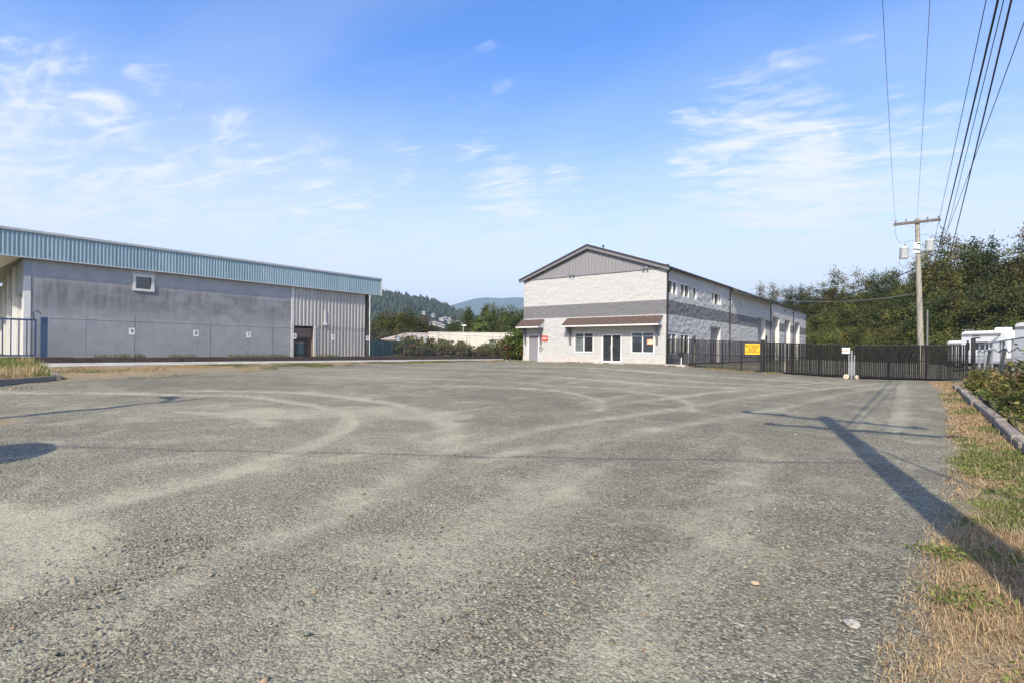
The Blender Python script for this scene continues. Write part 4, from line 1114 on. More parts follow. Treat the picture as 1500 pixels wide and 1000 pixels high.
# ================================================================ vegetation
def leaves(C_, size, r, colr, flat=.0, aspect=1.6):
    """one small bent leaf-quad per centre; returns V, F, colours"""
    n = len(C_)
    a = r.normal(size=(n, 3)); a /= np.linalg.norm(a, axis=1)[:, None]
    if flat: a[:, 2] *= (1 - flat); a /= np.linalg.norm(a, axis=1)[:, None]
    b = r.normal(size=(n, 3)); b -= a * (a * b).sum(1)[:, None]; b /= np.linalg.norm(b, axis=1)[:, None]
    s = (size * r.uniform(.6, 1.35, n))[:, None]
    V = np.stack([C_ - a * s * aspect * .5, C_ + b * s * .5, C_ + a * s * aspect * .5, C_ - b * s * .5], 1).reshape(-1, 3)
    Fq = np.arange(4 * n).reshape(n, 4)
    return V, Fq, np.repeat(colr, 4, 0)

def crownpts(r, ncl, per, rx, ry, rz, cz, clr, lump=.3, fill=2.3, conic=0, flatb=.75):
    """leaf centres gathered in clumps through an uneven crown volume"""
    u = r.normal(size=(ncl, 3)); u /= np.linalg.norm(u, axis=1)[:, None]
    ph = r.uniform(0, 6.28, 6)
    k = 1 + lump * (np.sin(3 * np.arctan2(u[:, 1], u[:, 0]) + ph[0]) * .5 + np.sin(5 * u[:, 2] + ph[1]) * .5 + np.sin(4 * u[:, 0] + 3 * u[:, 1] + ph[2]) * .5)
    rad = r.random(ncl) ** (1 / fill) * k
    P = u * rad[:, None] * np.array([rx, ry, rz])
    P[:, 2] = np.where(P[:, 2] < 0, P[:, 2] * flatb, P[:, 2])
    if conic:
        t = np.clip((P[:, 2] + rz) / (2 * rz), 0, 1); P[:, :2] *= (1 - conic * t)[:, None]
    P[:, 2] += cz
    C_ = np.repeat(P, per, 0) + r.normal(size=(ncl * per, 3)) * clr * np.where((r.random(ncl * per) < .25)[:, None], np.array([[.5, .5, 1.3]]), np.array([[1, 1, .6]]))
    return P, C_

def pal(r, cols, ncl, per, jit=.4):
    cols = np.array(cols); w = cols[r.integers(0, len(cols), ncl)] * r.uniform(1 - jit, 1 + jit, (ncl, 1))
    c = np.repeat(w, per, 0) * r.uniform(.8, 1.2, (ncl * per, 1))
    return c

def make_tree(name, seed, h, rx, rz, cols, ncl=170, per=42, leaf=.34, clr=.55, trunk_r=.16, conic=0, lump=.32, low=.1):
    r = np.random.default_rng(seed)
    o = bpy.data.objects.new(name, None); COL.objects.link(o)
    cz = h - rz
    P, C_ = crownpts(r, ncl, per, rx, rx * r.uniform(.85, 1.1), rz, cz, clr, lump, 2.2, conic)
    C_[:, 2] = np.maximum(C_[:, 2], low)
    V, Fq, c = leaves(C_, leaf, r, pal(r, cols, ncl, per))
    cr = link('crown', npmesh('crown', V, Fq, LEAF, c), o)
    t = MB(); top = h * .82
    bend = r.normal(size=2) * .25
    t.tube([(bend[0] * (z / h) ** 2, bend[1] * (z / h) ** 2, z) for z in np.linspace(-.3, top, 8)], list(np.linspace(trunk_r, trunk_r * .2, 8)), 9)
    for k in range(9):
        q = P[r.integers(0, ncl)]; z0 = min(max(.2 * h, q[2] - r.uniform(.8, 2.2)), top * .9)
        t.tube([(0, 0, z0), (q[0] * .5, q[1] * .5, (z0 + q[2]) / 2 + .15), tuple(q)], [trunk_r * .45, trunk_r * .28, trunk_r * .1], 6)
    tr = t.build('trunk', BARK, None); tr.parent = o
    return o

def place(proto, used, name, label, cat, loc, s, rot, group):
    o = proto if not used.get(proto.name) else copy_tree(proto)
    used[proto.name] = 1
    o.location = loc; o.scale = s if isinstance(s, tuple) else (s, s, s); o.rotation_euler = (0, 0, rot)
    return tag(o, label, cat, group)

OLIVE = [(.092, .102, .028), (.070, .084, .025), (.122, .122, .032), (.052, .070, .022), (.135, .112, .036)]
DKGREEN = [(.050, .068, .022), (.070, .088, .025), (.040, .056, .020), (.100, .105, .030)]
YELLOWG = [(.13, .145, .034), (.165, .16, .042), (.10, .118, .03), (.16, .125, .045)]
BUSHG = [(.11, .14, .032), (.14, .165, .04), (.075, .10, .026), (.18, .16, .045)]
protoA = [make_tree('broadleaf_tree', 21, 14, 3.4, 6.2, OLIVE, 240, 150, .15, .54, .2, .25),
          make_tree('broadleaf_tree', 22, 14, 3.9, 6.0, OLIVE + DKGREEN, 250, 150, .15, .56, .22, .1),
          make_tree('broadleaf_tree', 23, 14, 3.1, 6.4, DKGREEN, 240, 150, .15, .54, .2, .45),
          make_tree('broadleaf_tree', 24, 14, 3.6, 6.3, OLIVE + YELLOWG, 240, 150, .15, .54, .2, .3)]
protoM = [make_tree('broadleaf_tree', 31, 9.5, 3.5, 4.7, OLIVE + DKGREEN, 210, 150, .15, .54, .15, .1),
          make_tree('broadleaf_tree', 32, 9.5, 3.7, 4.7, DKGREEN + YELLOWG[:1], 210, 150, .15, .54, .15, .15),
          make_tree('broadleaf_tree', 33, 9.5, 3.3, 4.7, YELLOWG + OLIVE, 200, 150, .15, .54, .15, .1)]
protoS = [make_tree('shrub', 41, 5, 3.2, 2.9, BUSHG, 170, 130, .13, .5, .07, 0), make_tree('shrub', 42, 5, 2.9, 2.9, BUSHG + YELLOWG, 170, 130, .13, .5, .07, 0)]
used = {}
back = [(-28.6, 120.4, 13.3), (-24.7, 115.8, 13.6), (-23.4, 124.5, 13.5), (-20.0, 119.6, 13.2), (-18.3, 126.0, 14.5), (-15.1, 119.6, 14.9), (-13.6, 127.2, 14.6), (-10.4, 116.9, 14.9), (-8.4, 124.9, 15.4), (-5.7, 118.1, 14.7), (-3.4, 114.8, 15.2), (-1.0, 106.5, 15.7), (1.1, 103.1, 16.5), (3.2, 107.4, 17.3), (5.1, 111.4, 17.2), (6.1, 104.5, 16.2), (7.9, 103.4, 15.9), (9.5, 99.6, 15.6), (12.1, 101.6, 15.4), (15.1, 104.0, 15.4)]
rr = random.Random(8)
for i, (x, y, h) in enumerate(back):
    k = (i * 7 + i // 3) % 4
    s = h / 14
    place(protoA[k], used, '', '%s tall tree from the left along the skyline of the wood behind the yard' % ORD[i], 'tree', (x, y, .2), (s * 1.02, s * 1.02, s), rr.uniform(0, 6.28), 'skyline trees behind the yard')
mid = [(-17.4, 111.4, 8.3), (-14.5, 111.2, 9.5), (-11.0, 111.4, 10.1), (-7.8, 108.8, 9.3), (-4.9, 108.5, 10.3), (-2.2, 105.6, 9.9), (0.4, 100.0, 10.8), (2.5, 99.1, 10.1), (4.5, 95.6, 10.6), (6.5, 94.6, 9.9), (8.1, 90.8, 10.3), (10.5, 92.7, 9.9), (13.5, 88, 10.5), (16, 92, 11)]
for i, (x, y, h) in enumerate(mid):
    s = h / 9.5
    place(protoM[(i * 2 + i // 4) % 3], used, '', '%s lower bushy tree from the left in front of the tall wood' % ORD[i], 'tree', (x, y, .2), s, rr.uniform(0, 6.28), 'lower trees before the wood')
shr = [(-16.3, 107.1, 5.0), (-13.9, 105.2, 5.2), (-11.3, 104.7, 5.4), (-8.9, 104.1, 5.1), (-6.5, 104.7, 4.9), (-4.3, 103.9, 5.7), (-2.3, 100.4, 5.9), (-0.1, 98.3, 5.7), (1.7, 97.2, 5.3), (2.9, 94.3, 5.5), (5.2, 91, 5.2), (7.5, 86, 5.0), (10, 84, 5), (13, 82, 5.2)]
for i, (x, y, h) in enumerate(shr):
    s = h / 5
    place(protoS[i % 2], used, '', '%s yellow-green bush from the left along the foot of the wood behind the yard' % ORD[i], 'bush', (x, y, .2), s, rr.uniform(0, 6.28), 'bushes at the back of the yard')

# the wood goes on past the right edge of the picture
for i, (x, y, h) in enumerate([(19, 100, 15.5), (22.5, 104, 16), (25.5, 97, 15), (29, 101, 16), (33, 95, 15), (37, 99, 16), (42, 93, 15), (47, 96, 15.5), (53, 90, 15), (60, 93, 16), (68, 86, 15), (77, 88, 16)]):
    place(protoA[(i * 3 + 1) % 4], used, '', '%s tree of the wood counted from the right edge of the picture outwards' % ORD[i], 'tree', (x, y, .2), (h / 14 * 1.15, h / 14 * 1.15, h / 14), rr.uniform(0, 6.28), 'wood beyond the right edge')
for i, (x, y, h) in enumerate([(-84, 24, 9), (-88, 16, 10), (-95, 8, 9), (-86, 2, 10), (-92, -6, 9), (-86, -14, 10)]):
    place(protoM[i % 3], used, '', '%s tree behind the left warehouse, outside the picture' % ORD[i], 'tree', (x, y, .2), h / 9.5, rr.uniform(0, 6.28), 'trees behind the left warehouse')

# trees beyond the middle gap
RUSSET = [(.085, .075, .025), (.11, .075, .03), (.06, .065, .02), (.14, .09, .035)]
pl1 = make_tree('broadleaf_tree', 51, 8, 3.6, 4.0, RUSSET + DKGREEN[:2], 200, 110, .17, .6, .15, .1)
pl2 = make_tree('broadleaf_tree', 52, 8, 3.3, 4.0, OLIVE, 200, 110, .17, .6, .15, .2)
for i, (x, y, h) in enumerate([(-78.7, 58.8, 5.1), (-81.6, 62.9, 6.7), (-83.0, 66.9, 7.7), (-79.5, 67.1, 7.8), (-80.9, 71.1, 7.1), (-82.2, 75.2, 5.4)]):
    place((pl1, pl2)[i % 2], used, '', '%s russet-green tree from the left above the beige shed roof' % ORD[i], 'tree', (x, y, .9), h / 8, rr.uniform(0, 6.28), 'trees above the beige roof')
mt = [(-83.3, 84.5, 7.3), (-75.7, 80.3, 8.6), (-67.4, 74.2, 6.6), (-74.1, 84.2, 9.4), (-68.9, 80.7, 9.2), (-71.5, 86.2, 9.0), (-62.1, 78.4, 8.5), (-63.3, 82.5, 8.0)]
DKG2 = [tuple(v * 1.3 for v in q) for q in DKGREEN]
pd1 = make_tree('conifer_tree', 61, 9, 2.7, 4.5, DKG2, 210, 110, .17, .45, .16, .75)
pd2 = make_tree('broadleaf_tree', 62, 9, 3.3, 4.5, DKG2, 210, 110, .17, .55, .16, .25)
for i, (x, y, h) in enumerate(mt):
    place((pd1, pd2)[(1, 0, 1, 0, 1, 1, 1, 1)[i]], used, '', '%s dark tree from the left behind the white wall beside the grey building' % ORD[i], 'tree', (x, y, .9), h / 9, rr.uniform(0, 6.28), 'dark trees behind the white wall')
yt = make_tree('young_tree', 63, 6, 2.0, 3.0, [(.11, .15, .03), (.085, .125, .025), (.13, .15, .04)], 120, 36, .26, .4, .09, .7)
place(yt, used, '', 'bright yellow-green young tree in front of the dark trees by the white wall', 'tree', (-62.9, 69.9, .9), 1.02, .4, None)

# hedge of brambles behind the fence and ivy by the building corner
hb = [make_tree('bramble_bush', 71, 1.7, 1.0, .95, BUSHG + DKGREEN[:2] + [(.22, .15, .09), (.16, .17, .05)], 80, 44, .11, .15, .03, 0, .35), make_tree('bramble_bush', 72, 1.7, 1.1, .95, BUSHG + [(.25, .18, .12), (.17, .09, .07), (.2, .17, .1)], 80, 44, .11, .15, .03, 0, .35)]
hp = [(-34.0, 28.8, 1.72), (-33.6, 29.8, 1.35), (-34.0, 30.9, 1.6), (-33.7, 32.1, 1.55), (-34.2, 33.2, 1.2), (-33.7, 34.5, 1.42), (-34.1, 36.0, 1.1), (-33.6, 37.1, 1.0), (-33.9, 38.7, 1.3), (-33.4, 40.1, 1.65), (-33.0, 41.6, 1.6), (-32.0, 41.2, 1.5)]
for i, (x, y, h) in enumerate(hp):
    place(hb[i % 2], used, '', '%s bramble bush from the left behind the chain-link fence in the middle' % ORD[i], 'bush', (x, y, .9), (h / 1.7 * 1.15, h / 1.7 * 1.15, h / 1.7), rr.uniform(0, 6.28), 'brambles behind the fence')
iv = make_tree('ivy_shrub', 75, 2.6, 1.0, 1.35, [(.10, .15, .03), (.07, .115, .025), (.14, .17, .04), (.12, .07, .03)], 150, 46, .12, .2, .05, 0, .3)
place(iv, used, '', 'tall bright green climbing shrub against the left corner of the grey building', 'shrub', (-28.75, 37.1, .6), (1, 1, 1.03), .3, None)
iv2 = make_tree('ivy_shrub', 76, 2.0, .9, 1.0, [(.055, .085, .025), (.08, .11, .03), (.15, .085, .045)], 110, 44, .12, .2, .04, 0, .3)
place(iv2, used, '', 'lower dark green shrub between the red post and the climbing shrub', 'shrub', (-30.2, 38.3, .6), 1, 1.3, None)

# shrubs in the bed at right
AUT = [(.15, .16, .045), (.19, .17, .05), (.10, .12, .03), (.21, .13, .055), (.27, .21, .08)]
rb = [make_tree('rose_shrub', 81, 1.1, .75, .62, AUT, 110, 40, .055, .12, .02, 0, .4), make_tree('rose_shrub', 82, 1.1, .7, .62, AUT + BUSHG, 110, 40, .055, .12, .02, 0, .4)]
RS = [(1.75, 27.5, .75), (1.6, 25.2, .8), (1.95, 22.6, .75), (1.7, 20.2, .65), (2.3, 18.6, 1.0), (1.7, 17.3, .55), (2.5, 16.3, 1.25), (1.75, 14.6, .6), (2.6, 14.0, 1.2), (1.9, 12.6, .55), (2.7, 12.0, 1.0), (1.7, 30.3, .6)]
for i, (x, y, h) in enumerate(RS):
    place(rb[i % 2], used, '', '%s leafy autumn-tinted shrub counted from the gate along the bed at right' % ORD[i], 'shrub', (x, y, float(H(min(x, 3), y)) + .06), (h / 1.1 * 1.15, h / 1.1 * 1.15, h / 1.1), rr.uniform(0, 6.28), 'shrubs in the bed at right')

# ---------------------------------------------------------------- grass
def blades(name, X, Y, Zb, hgt, wid, col, r, lean=.5):
    n = len(X)
    th = r.uniform(0, 2 * PI, n); lx = np.cos(th) * lean * hgt * r.uniform(.2, 1.3, n); ly = np.sin(th) * lean * hgt * r.uniform(.2, 1.3, n)
    px = -np.sin(th) * wid; py = np.cos(th) * wid
    B = np.stack([X, Y, Zb], 1)
    o = np.stack([px, py, 0 * px], 1)
    mid_ = B + np.stack([lx * .35, ly * .35, hgt * .62], 1); tip = B + np.stack([lx, ly, hgt * .95], 1)
    V = np.stack([B - o, B + o, mid_ + o * .7, mid_ - o * .7, tip], 1).reshape(-1, 3)
    i = np.arange(n) * 5
    F3 = np.concatenate([np.stack([i, i + 1, i + 2], 1), np.stack([i, i + 2, i + 3], 1), np.stack([i + 3, i + 2, i + 4], 1)])
    return npmesh(name, V, F3, GRASSM, np.repeat(col, 5, 0))
STRAW = np.array([(.46, .34, .16), (.54, .42, .22), (.36, .25, .12), (.50, .40, .24)]); GREEN = np.array([(.14, .185, .04), (.18, .22, .055), (.10, .135, .032), (.22, .235, .08)])
r = np.random.default_rng(91)
n = 300000
yy = 1.2 * (34 / 1.2) ** (r.random(n) ** 1.15); e0 = vergeR(yy)
xx = e0 - .15 + (1.15 - e0 + .1) * r.random(n) ** .8
den = np.clip((xx - e0 + .2) / .55, 0.05, 1) * (.35 + .65 * (fbm(xx, yy, 14, 2.2, 3) > -.25))
kp = r.random(n) < den; xx = xx[kp]; yy = yy[kp]; n = len(xx)
grn = (fbm(xx, yy, 15, 1.9, 3) + .25 * fbm(xx, yy, 17, 7, 2) + .5 * np.clip((xx - .45) / .5, -.6, 1) + .35 * (yy < 3.6) * (xx > .35) > .3) & (r.random(n) < .85)
col = np.where(grn[:, None], GREEN[r.integers(0, 4, n)], STRAW[r.integers(0, 4, n)]) * r.uniform(.7, 1.15, (n, 1))
hh = np.where(grn, r.uniform(.02, .07, n), r.uniform(.02, .085, n)) * np.where(r.random(n) < .05, 2.0, 1) * (.6 + .4 * np.clip((xx - vergeR(yy)) / .5, 0, 1))
tag(link('grass_verge', blades('grass_verge', xx, yy, H(xx, yy) - .01, hh, .0008 + .0008 * r.random(n) + .0003 * yy, col, r, 1.3)), 'dry straw and green grass along the right edge of the gravel', 'grass', kind='stuff')
# leafy weeds in the verge
def weeds(name, label, spots, r, nl, spread, leaf, cols):
    Vs = []; Fs = []; Cs = []; k = 0
    for (x, y) in spots:
        q = r.normal(size=(nl, 3)) * np.array([spread, spread, spread * .3]); q[:, 2] = np.abs(q[:, 2]) + .01
        q += np.array([x, y, float(H(min(x, 3), y))])
        V, Fq, c = leaves(q, leaf, r, np.array(cols)[r.integers(0, len(cols), nl)] * r.uniform(.8, 1.25, (nl, 1)), 0, 2.6)
        Vs.append(V); Fs.append(Fq + k); Cs.append(c); k += len(V)
    return tag(link(name, npmesh(name, np.concatenate(Vs), np.concatenate(Fs), GRASSM, np.concatenate(Cs))), label, 'weeds', kind='stuff')
wsx = [(.45 + .75 * random.random(), y) for y in np.linspace(3.2, 12, 26)] + [(.2, 4.3), (.5, 3.4), (.1, 5.2), (.9, 4.6), (1.0, 4.2), (.8, 5.0), (1.1, 5.3), (.7, 6.2)]
weeds('leafy_weeds', 'low green leafy weeds scattered through the dry verge at right', wsx, r, 260, .10, .016, GREEN)
# left verge, planter and strips
n = 90000
yy = r.uniform(2, 41, n); xx = -30.75 + r.random(n) ** 1.25 * np.interp(yy, [2, 5, 9, 12, 20, 41], [11, 10, 8, 6.2, 3.6, 2.0])
kp = (fbm(xx, yy, 21, 1.1, 3) > -.3 + .09 * (xx + 30.7)) & ~((yy < 4.6) & (xx < -22.5)); xx = xx[kp]; yy = yy[kp]; n = len(xx)
grn = fbm(xx, yy, 22, .8, 3) + .5 * (yy > 13) > .15
col = np.where(grn[:, None], GREEN[r.integers(0, 4, n)] * .9, STRAW[r.integers(0, 4, n)]) * r.uniform(.7, 1.15, (n, 1))
tag(link('grass_strip', blades('grass_strip', xx, yy, H(xx, yy) - .02, r.uniform(.03, .10, n), .006 + .004 * r.random(n), col, r, .6)), 'patchy grass strip between the gravel and the concrete walkway at left', 'grass', kind='stuff')
n = 26000
xx = r.uniform(-31, -18.5, n); yy = r.uniform(-2, 5, n)
kp = (yy < 4.2 - (xx + 23) * .095) & (yy < -1.2 + (xx + 18) * -1.08) ; xx = xx[kp]; yy = yy[kp]; n = len(xx)
st = fbm(xx, yy, 23, 1.2, 2) > .5
col = np.where(st[:, None], STRAW[r.integers(0, 4, n)], GREEN[r.integers(0, 4, n)] * np.array([1.15, 1.1, 1])) * r.uniform(.7, 1.2, (n, 1))
gp_ = link('grass', blades('grass', xx + 25, yy - 4, H(xx, yy) + .12 - .4, r.uniform(.12, .5, n), .006 + .004 * r.random(n), col, r, .55), pb, kind='stuff')
n = 5000
xx = np.concatenate([r.uniform(-28, -13, n // 2), r.uniform(-11.5, -7, n // 2)]); yy = np.where(xx < -13, 34.78 - np.abs(r.normal(size=n)) * .12, 35.1 + r.normal(size=n) * .22)
kp = fbm(xx, yy, 25, 1.6, 3) > -.1; xx = xx[kp]; yy = yy[kp]; n = len(xx)
col = np.where((r.random(n) < .35)[:, None], GREEN[r.integers(0, 4, n)], STRAW[r.integers(0, 4, n)] * .75) * r.uniform(.7, 1.1, (n, 1))
tag(link('kerb_weeds', blades('kerb_weeds', xx, yy, H(xx, yy), r.uniform(.04, .14, n), .008 + .005 * r.random(n), col, r, .6)), 'dry weeds along the concrete edge of the grey building and the black fence', 'weeds', kind='stuff')
n = 9000
xx = 1.32 + 1.3 * r.random(n) ** 1.3; yy = r.uniform(3, 34, n)
col = np.where((fbm(xx, yy, 26, 1.3, 3) > .2)[:, None], GREEN[r.integers(0, 4, n)], STRAW[r.integers(0, 4, n)]) * r.uniform(.7, 1.1, (n, 1))
tag(link('bed_grass', blades('bed_grass', xx, yy, H(xx, yy) + .08, r.uniform(.05, .2, n), .004 + .0004 * yy, col, r, .6)), 'dry grass between the shrubs behind the right timber kerb', 'grass', kind='stuff')
n = 6000
yy = r.uniform(5.8, 41, n); xx = -32.28 - .5 * r.random(n)
kp = fbm(xx * .3, yy, 27, 1.5, 3) > .25; xx = xx[kp]; yy = yy[kp]; n = len(xx)
col = GREEN[r.integers(0, 4, n)] * r.uniform(.6, 1.1, (n, 1))
tag(link('fence_weeds', blades('fence_weeds', xx, yy, 0 * xx + .95, r.uniform(.06, .3, n), .008 + .004 * r.random(n), col, r, .5)), 'green weeds growing along the foot of the left chain-link fence', 'weeds', kind='stuff')

# ---------------------------------------------------------------- loose stones
def stones(n, seed, smin, smax, dmin, dmax, powr):
    r = np.random.default_rng(seed)
    d = dmin * (dmax / dmin) ** r.random(n); x = (r.random(n) * 2.5 - 1.25) * d
    px = F0.x * d + R0.x * x; py = F0.y * d + R0.y * x
    dd = np.ones(n)
    for pl, w, s in TRACKS: dd = np.minimum(dd, np.clip(segdist(px, py, pl) / (w * 1.5), .12, 1))
    clump = np.clip(.42 + .75 * fbm(px, py, 31, 1.3, 3), .06, 1)
    kp = (r.random(n) < dd * clump) & (px < vergeR(py) + .5) & (px > -30) & (py < 34)
    px = px[kp]; py = py[kp]; n = len(px)
    s = smin * (smax / smin) ** (r.random(n) ** powr)
    base = np.array([(1, 0, 0), (0, 1, 0), (-1, 0, 0), (0, -1, 0), (0, 0, 1), (.6, .6, .55), (-.65, .5, .5), (-.5, -.65, .55), (.6, -.55, .5)])
    tri = np.array([(0, 1, 5), (1, 2, 6), (2, 3, 7), (3, 0, 8), (5, 1, 6), (6, 2, 7), (7, 3, 8), (8, 0, 5), (4, 5, 6), (4, 6, 7), (4, 7, 8), (4, 8, 5)])
    V = base[None] * (1 + r.normal(size=(n, 9, 1)) * .2)
    V = V * (s[:, None] * np.stack([r.uniform(.8, 1.3, n), r.uniform(.6, 1, n), r.uniform(.4, .85, n)], 1))[:, None, :]
    a = r.uniform(0, 6.28, n); ca, sa = np.cos(a)[:, None], np.sin(a)[:, None]
    x_ = V[:, :, 0] * ca - V[:, :, 1] * sa; y_ = V[:, :, 0] * sa + V[:, :, 1] * ca
    tilt = r.normal(size=(n, 1)) * .35
    V = np.stack([x_ + px[:, None], y_ + py[:, None], V[:, :, 2] + tilt * V[:, :, 0] + (H(px, py) + .018 * fbm(px, py, 1, .8) - .3 * s)[:, None]], 2)
    Fq = (np.arange(n)[:, None, None] * 9 + tri[None]).reshape(-1, 3)
    g = r.beta(2.2, 3.2, n)[:, None]
    c = (.10 + .30 * g) * np.array([.97, .90, .64])
    t = r.random((n, 1)); c = np.where(t < .06, c * np.array([1.25, .95, .75]), c); c = np.where(t > .95, c * np.array([.85, .93, 1.08]), c); c = np.where((t > .06) & (t < .066), np.array([[.55, .52, .45]]), c)
    return V.reshape(-1, 3), Fq, np.repeat(c, 9, 0)
A_ = stones(60000, 41, .0035, .013, 1.75, 15, 1.3); B_ = stones(8000, 42, .009, .026, 1.9, 18, 2.4)
V = np.concatenate([A_[0], B_[0]]); Fq = np.concatenate([A_[1], B_[1] + len(A_[0])]); c = np.concatenate([A_[2], B_[2]])
tag(link('loose_gravel', npmesh('loose_gravel', V, Fq, STONEM, c)), 'loose grey stones lying over the gravel lot', 'gravel', kind='stuff')
def rock(x, y, s, colr, label):
    m = MB(); m.lathe((x, y, float(H(x, y)) - s * .1), [(s * .7, 0), (s, s * .3), (s * .8, s * .6), (s * .3, s * .75)], 8, False)
    m.v = [(vx + random.uniform(-.22, .22) * s, y + (vy - y) * .75 + random.uniform(-.22, .22) * s, vz + random.uniform(-.08, .08) * s) for vx, vy, vz in m.v]
    tag(m.build('stone', colr), label, 'stone', 'loose larger stones')
LIGHTST = M('pale_stone', (.34, .325, .29), .9, .15, 20, .4, 80); TANST = M('tan_stone', (.48, .34, .22), .9, .2, 20, .4, 80)
rock(-.33, 3.55, .042, LIGHTST, 'pale oval stone on the gravel beside the dry grass, lower right')
rock(-.9, 3.75, .028, TANST, 'tan stone on the bare gravel right of centre, near the camera')

# ================================================================ middle background
gf = thing('green_fence', 'green steel panel fence past the end of the warehouse', 'fence', (-37, 27, .95))
for k in range(7):
    y0 = 24.6 + k * .98
    MB().box(-37.04, -37.0, y0, y0 + .955, 1.0, 2.24, .008).build('panel', GREENP, gf)
    MB().box(-37.0, -36.95, y0 - .03, y0 + .03, .95, 2.3, .008).build('post', GALV, gf)
sh = thing('storage_shed', 'low shed with a faded beige gable roof beyond the green fence', 'shed', (-64, 60, .95))
ux = Vector((.78, .62, 0)); ux.normalize(); vx = Vector((-ux.y, ux.x, 0))
SM = Matrix(((ux.x, vx.x, 0, -69.5), (ux.y, vx.y, 0, 53.3), (0, 0, 1, .95), (0, 0, 0, 1)))
MB().xf(SM).box(.4, 16, .4, 9, 0, 2.15).build('wall', OLDWHITE, sh)
m = MB().xf(SM); m.add([(0, 0, 2.1), (16.4, 0, 2.1), (16.4, 4.7, 3.3), (3.2, 4.7, 3.3), (0, 9.4, 2.1), (16.4, 9.4, 2.1), (0, 0, 2.2), (16.4, 0, 2.2), (16.4, 4.7, 3.4), (3.2, 4.7, 3.4), (0, 9.4, 2.2), (16.4, 9.4, 2.2)],
    [(6, 7, 8, 9), (9, 8, 11, 10), (6, 9, 10), (0, 3, 2, 1), (3, 4, 5, 2), (0, 4, 3), (0, 1, 7, 6), (4, 10, 11, 5), (0, 6, 10, 4), (1, 2, 8, 7), (2, 5, 11, 8)]); m.build('roof', PINKROOF, sh)
ww = thing('white_warehouse', 'long dirty-white concrete wall behind the brambles', 'building', (-50, 56, .95))
WM_ = Matrix(((ux.x, vx.x, 0, -56), (ux.y, vx.y, 0, 51.3), (0, 0, 1, .95), (0, 0, 0, 1)))
for k in range(6): MB().xf(WM_).box(k * 2.9, k * 2.9 + 2.87, 0, 10, 0, 2.98, .02).build('wall_panel', OLDWHITE, ww)
MB().xf(WM_).box(-.05, 17.45, -.06, 10, 2.99, 3.09).build('roof_edge', OFFWHITE, ww)
MB().xf(WM_).box(11.2, 11.5, -.05, -.01, 1.3, 1.95).build('vent', BLUE, ww)
hs_ = thing('low_hut', 'small white hut roof at the end of the warehouse wall', 'hut', (-47, 31.5, .95))
MB().box(-48.5, -45.5, 30.4, 32.6, .95, 2.1).build('wall', OLDWHITE, hs_); MB().prism([(30.0, 2.1), (33.0, 2.1), (31.5, 2.6)], 0, -48.8, -45.2).build('roof', OFFWHITE, hs_)
lpole = thing('yard_light', 'slim white lamp pole in front of the dark trees behind the white wall', 'lamp post', (-61.3, 63.9, .9))
MB().tube([(-61.3, 63.9, .9), (-61.3, 63.9, 5.6)], .07, 8).build('shaft', GALV, lpole); MB().box(-61.5, -60.6, 63.7, 63.95, 5.5, 5.7, .05).build('lamp_head', WHITE, lpole)

# ================================================================ hills
def LD(lat, d): return F0.x * d + R0.x * lat, F0.y * d + R0.y * lat
def ridge1(l): return np.interp(l, [-1100, -760, -456, -355, -334, -312, -287, -253, -219, -186, -152, -118, -84, -51, 17, 118, 260], [120, 142, 142, 141, 143, 138, 134, 126, 121, 113, 101, 90, 78, 67, 41, 16, 0]) - 11
def zhill(l, d):
    t = np.clip((d - 750) / 450, 0, 1); t = t * t * (3 - 2 * t)
    b = np.clip((d - 1330) / 600, 0, 1)
    return np.maximum(ridge1(l), -2) * t * (1 - b) + 3.5 * fbm(l, d, 51, .012, 4) * t - 2
Lg, Dg, Fq = grid(np.arange(-1100, 280, 16.), np.arange(740, 1960, 16.))
wx, wy = LD(Lg, Dg)
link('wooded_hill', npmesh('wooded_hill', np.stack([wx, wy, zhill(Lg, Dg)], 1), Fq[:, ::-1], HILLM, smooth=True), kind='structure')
Lg, Dg, Fq = grid(np.arange(-3600, 4600, 60.), np.arange(4300, 7900, 60.))
rd = np.interp(Lg, [-3600, -1948, -1481, -1364, -1247, -1091, -857, -662, -506, -413, -312, -218, -117, -39, 125, 779, 1948, 3506, 4600], [500, 675, 648, 626, 588, 497, 468, 509, 557, 582, 594, 591, 589, 601, 603, 579, 669, 568, 300])
t = np.clip((Dg - 4300) / 1700, 0, 1); b = np.clip((Dg - 6050) / 1800, 0, 1)
z = rd * (t * t * (3 - 2 * t)) * (1 - b * b) + 45 * fbm(Lg, Dg, 55, .0035, 5) * np.clip(t * 3, 0, 1) * np.clip(1.15 - t, .05, 1) - 3
wx, wy = LD(Lg, Dg)
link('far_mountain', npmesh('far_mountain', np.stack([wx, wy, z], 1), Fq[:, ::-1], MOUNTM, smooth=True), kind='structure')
# the wood on the hill: one mass of small trees
r = np.random.default_rng(77)
n = 8200
l = r.uniform(-520, 200, n); d = 800 + 560 * r.random(n) ** .8
clear = (l > -190) & (l < -40) & (d > 955) & (d < 1064) & (fbm(l, d, 61, .05, 2) > -.55)
clear |= (l > -170) & (l < -45) & (d > 880) & (d <= 955) & (r.random(n) < .55)
kp = ~clear & (zhill(l, d) > 1); l = l[kp]; d = d[kp]; n = len(l)
wx, wy = LD(l, d); z = zhill(l, d)
hgt = r.uniform(7, 15, n) * np.where((d > 1215) & (r.random(n) < .3), 1.6, 1) * np.where((d > 900) & (d < 1070) & (l > -200), .62, 1); rad = hgt * r.uniform(.22, .40, n)
ns = 7; lv = [(0.05, .75), (.30, 1.0), (.62, .72), (.85, .34), (1.0, .03)]
V = np.zeros((n, len(lv), ns, 3))
th = np.arange(ns) / ns * 2 * PI
con = r.random(n) < .5
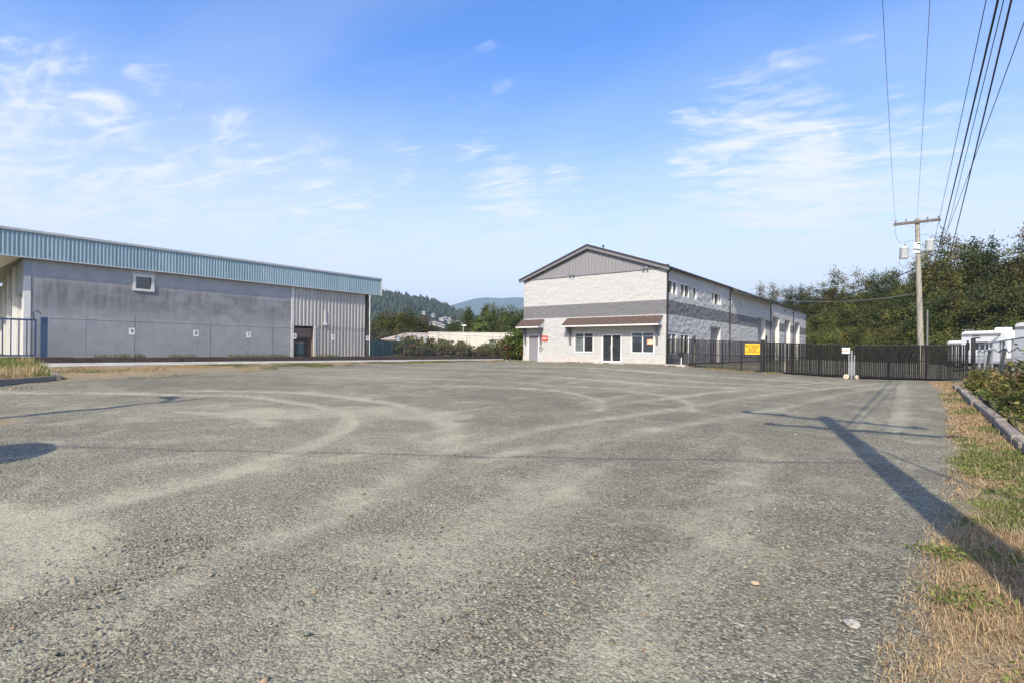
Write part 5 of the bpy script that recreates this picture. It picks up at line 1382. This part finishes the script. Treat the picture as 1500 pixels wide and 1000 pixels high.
for j, (hz, rz_) in enumerate(lv):
    rz2 = np.where(con, rz_ * (1.05 - hz * .6), rz_)
    q = rad[:, None] * rz2[:, None] * (1 + r.normal(size=(n, ns)) * .22)
    V[:, j, :, 0] = wx[:, None] + q * np.cos(th); V[:, j, :, 1] = wy[:, None] + q * np.sin(th); V[:, j, :, 2] = (z + hgt * hz)[:, None] + r.normal(size=(n, ns)) * .5
idx = np.arange(n * len(lv) * ns).reshape(n, len(lv), ns)
nx_ = np.roll(idx, -1, 2)
Fq = np.stack([idx[:, :-1], nx_[:, :-1], nx_[:, 1:], idx[:, 1:]], -1).reshape(-1, 4)
cc = np.array([(.022, .040, .018), (.032, .052, .020), (.045, .060, .022), (.018, .032, .016)])[r.integers(0, 4, n)] * r.uniform(.75, 1.3, (n, 1))
tag(link('hill_wood', npmesh('hill_wood', V.reshape(-1, 3), Fq, LEAF, np.repeat(cc, len(lv) * ns, 0))), 'dense dark wood covering the near hill', 'forest', kind='stuff')
def house(i, lat, d, wdt, dep, hh, turn):
    x, y = LD(lat, d); z = float(zhill(np.array(lat), np.array(d)))
    t = thing('hillside_house', '%s pale house from the left on the wooded hillside' % ORD[i], 'house', (x, y, z), 'houses on the hillside')
    m4 = Matrix.Translation((x, y, z)) @ Matrix.Rotation(YAW + turn, 4, 'Z')
    MB().xf(m4).box(-wdt / 2, wdt / 2, -dep / 2, dep / 2, -4, hh).build('wall', HOUSEW, t)
    MB().xf(m4).prism([(-dep / 2 - .6, hh), (dep / 2 + .6, hh), (0, hh + dep * .32)], 0, -wdt / 2 - .6, wdt / 2 + .6).build('roof', HOUSER, t)
    for k in range(3):
        u = (k - 1) * wdt * .3
        MB().xf(m4).box(u - .9, u + .9, -dep / 2 - .06, -dep / 2 - .01, hh * .45, hh * .8).build('window', GLASS, t)
HS = [(-177, 1050), (-158, 1052), (-139, 1040), (-128, 1058), (-123, 1032), (-115, 1046), (-106, 1036), (-98, 1054), (-90, 1040), (-82, 1056), (-60, 1056), (-94, 1050), (-111, 1056), (-134, 1050), (-119, 1040), (-86, 1048), (-156, 985), (-147, 990), (-138, 988), (-129, 984)]
HS.sort()
for i, (lat, d) in enumerate(HS): house(i, lat, d, random.uniform(6, 9.5), random.uniform(6, 8), random.uniform(3.2, 5.5), random.uniform(-.5, .5))

# ================================================================ haze
hz = MB().box(-9300, 9300, -9300, 9300, -4.5, 790).build('haze', GRAVEL, kind='stuff')
tag(hz, 'thin blue haze over the distant hills', 'haze')
hm = bpy.data.materials.new('haze_air'); hm.use_nodes = True; hm.node_tree.nodes.clear()
hn = NT(hm.node_tree)
pv = hn.n('ShaderNodeVolumePrincipled'); pv.inputs['Color'].default_value = (.60, .80, 1, 1); pv.inputs['Density'].default_value = 1.4e-4; pv.inputs['Anisotropy'].default_value = 0
ho = hn.n('ShaderNodeOutputMaterial'); hm.node_tree.links.new(pv.outputs[0], ho.inputs['Volume'])
hz.data.materials.clear(); hz.data.materials.append(hm)
hm.cycles.volume_sampling = 'DISTANCE'
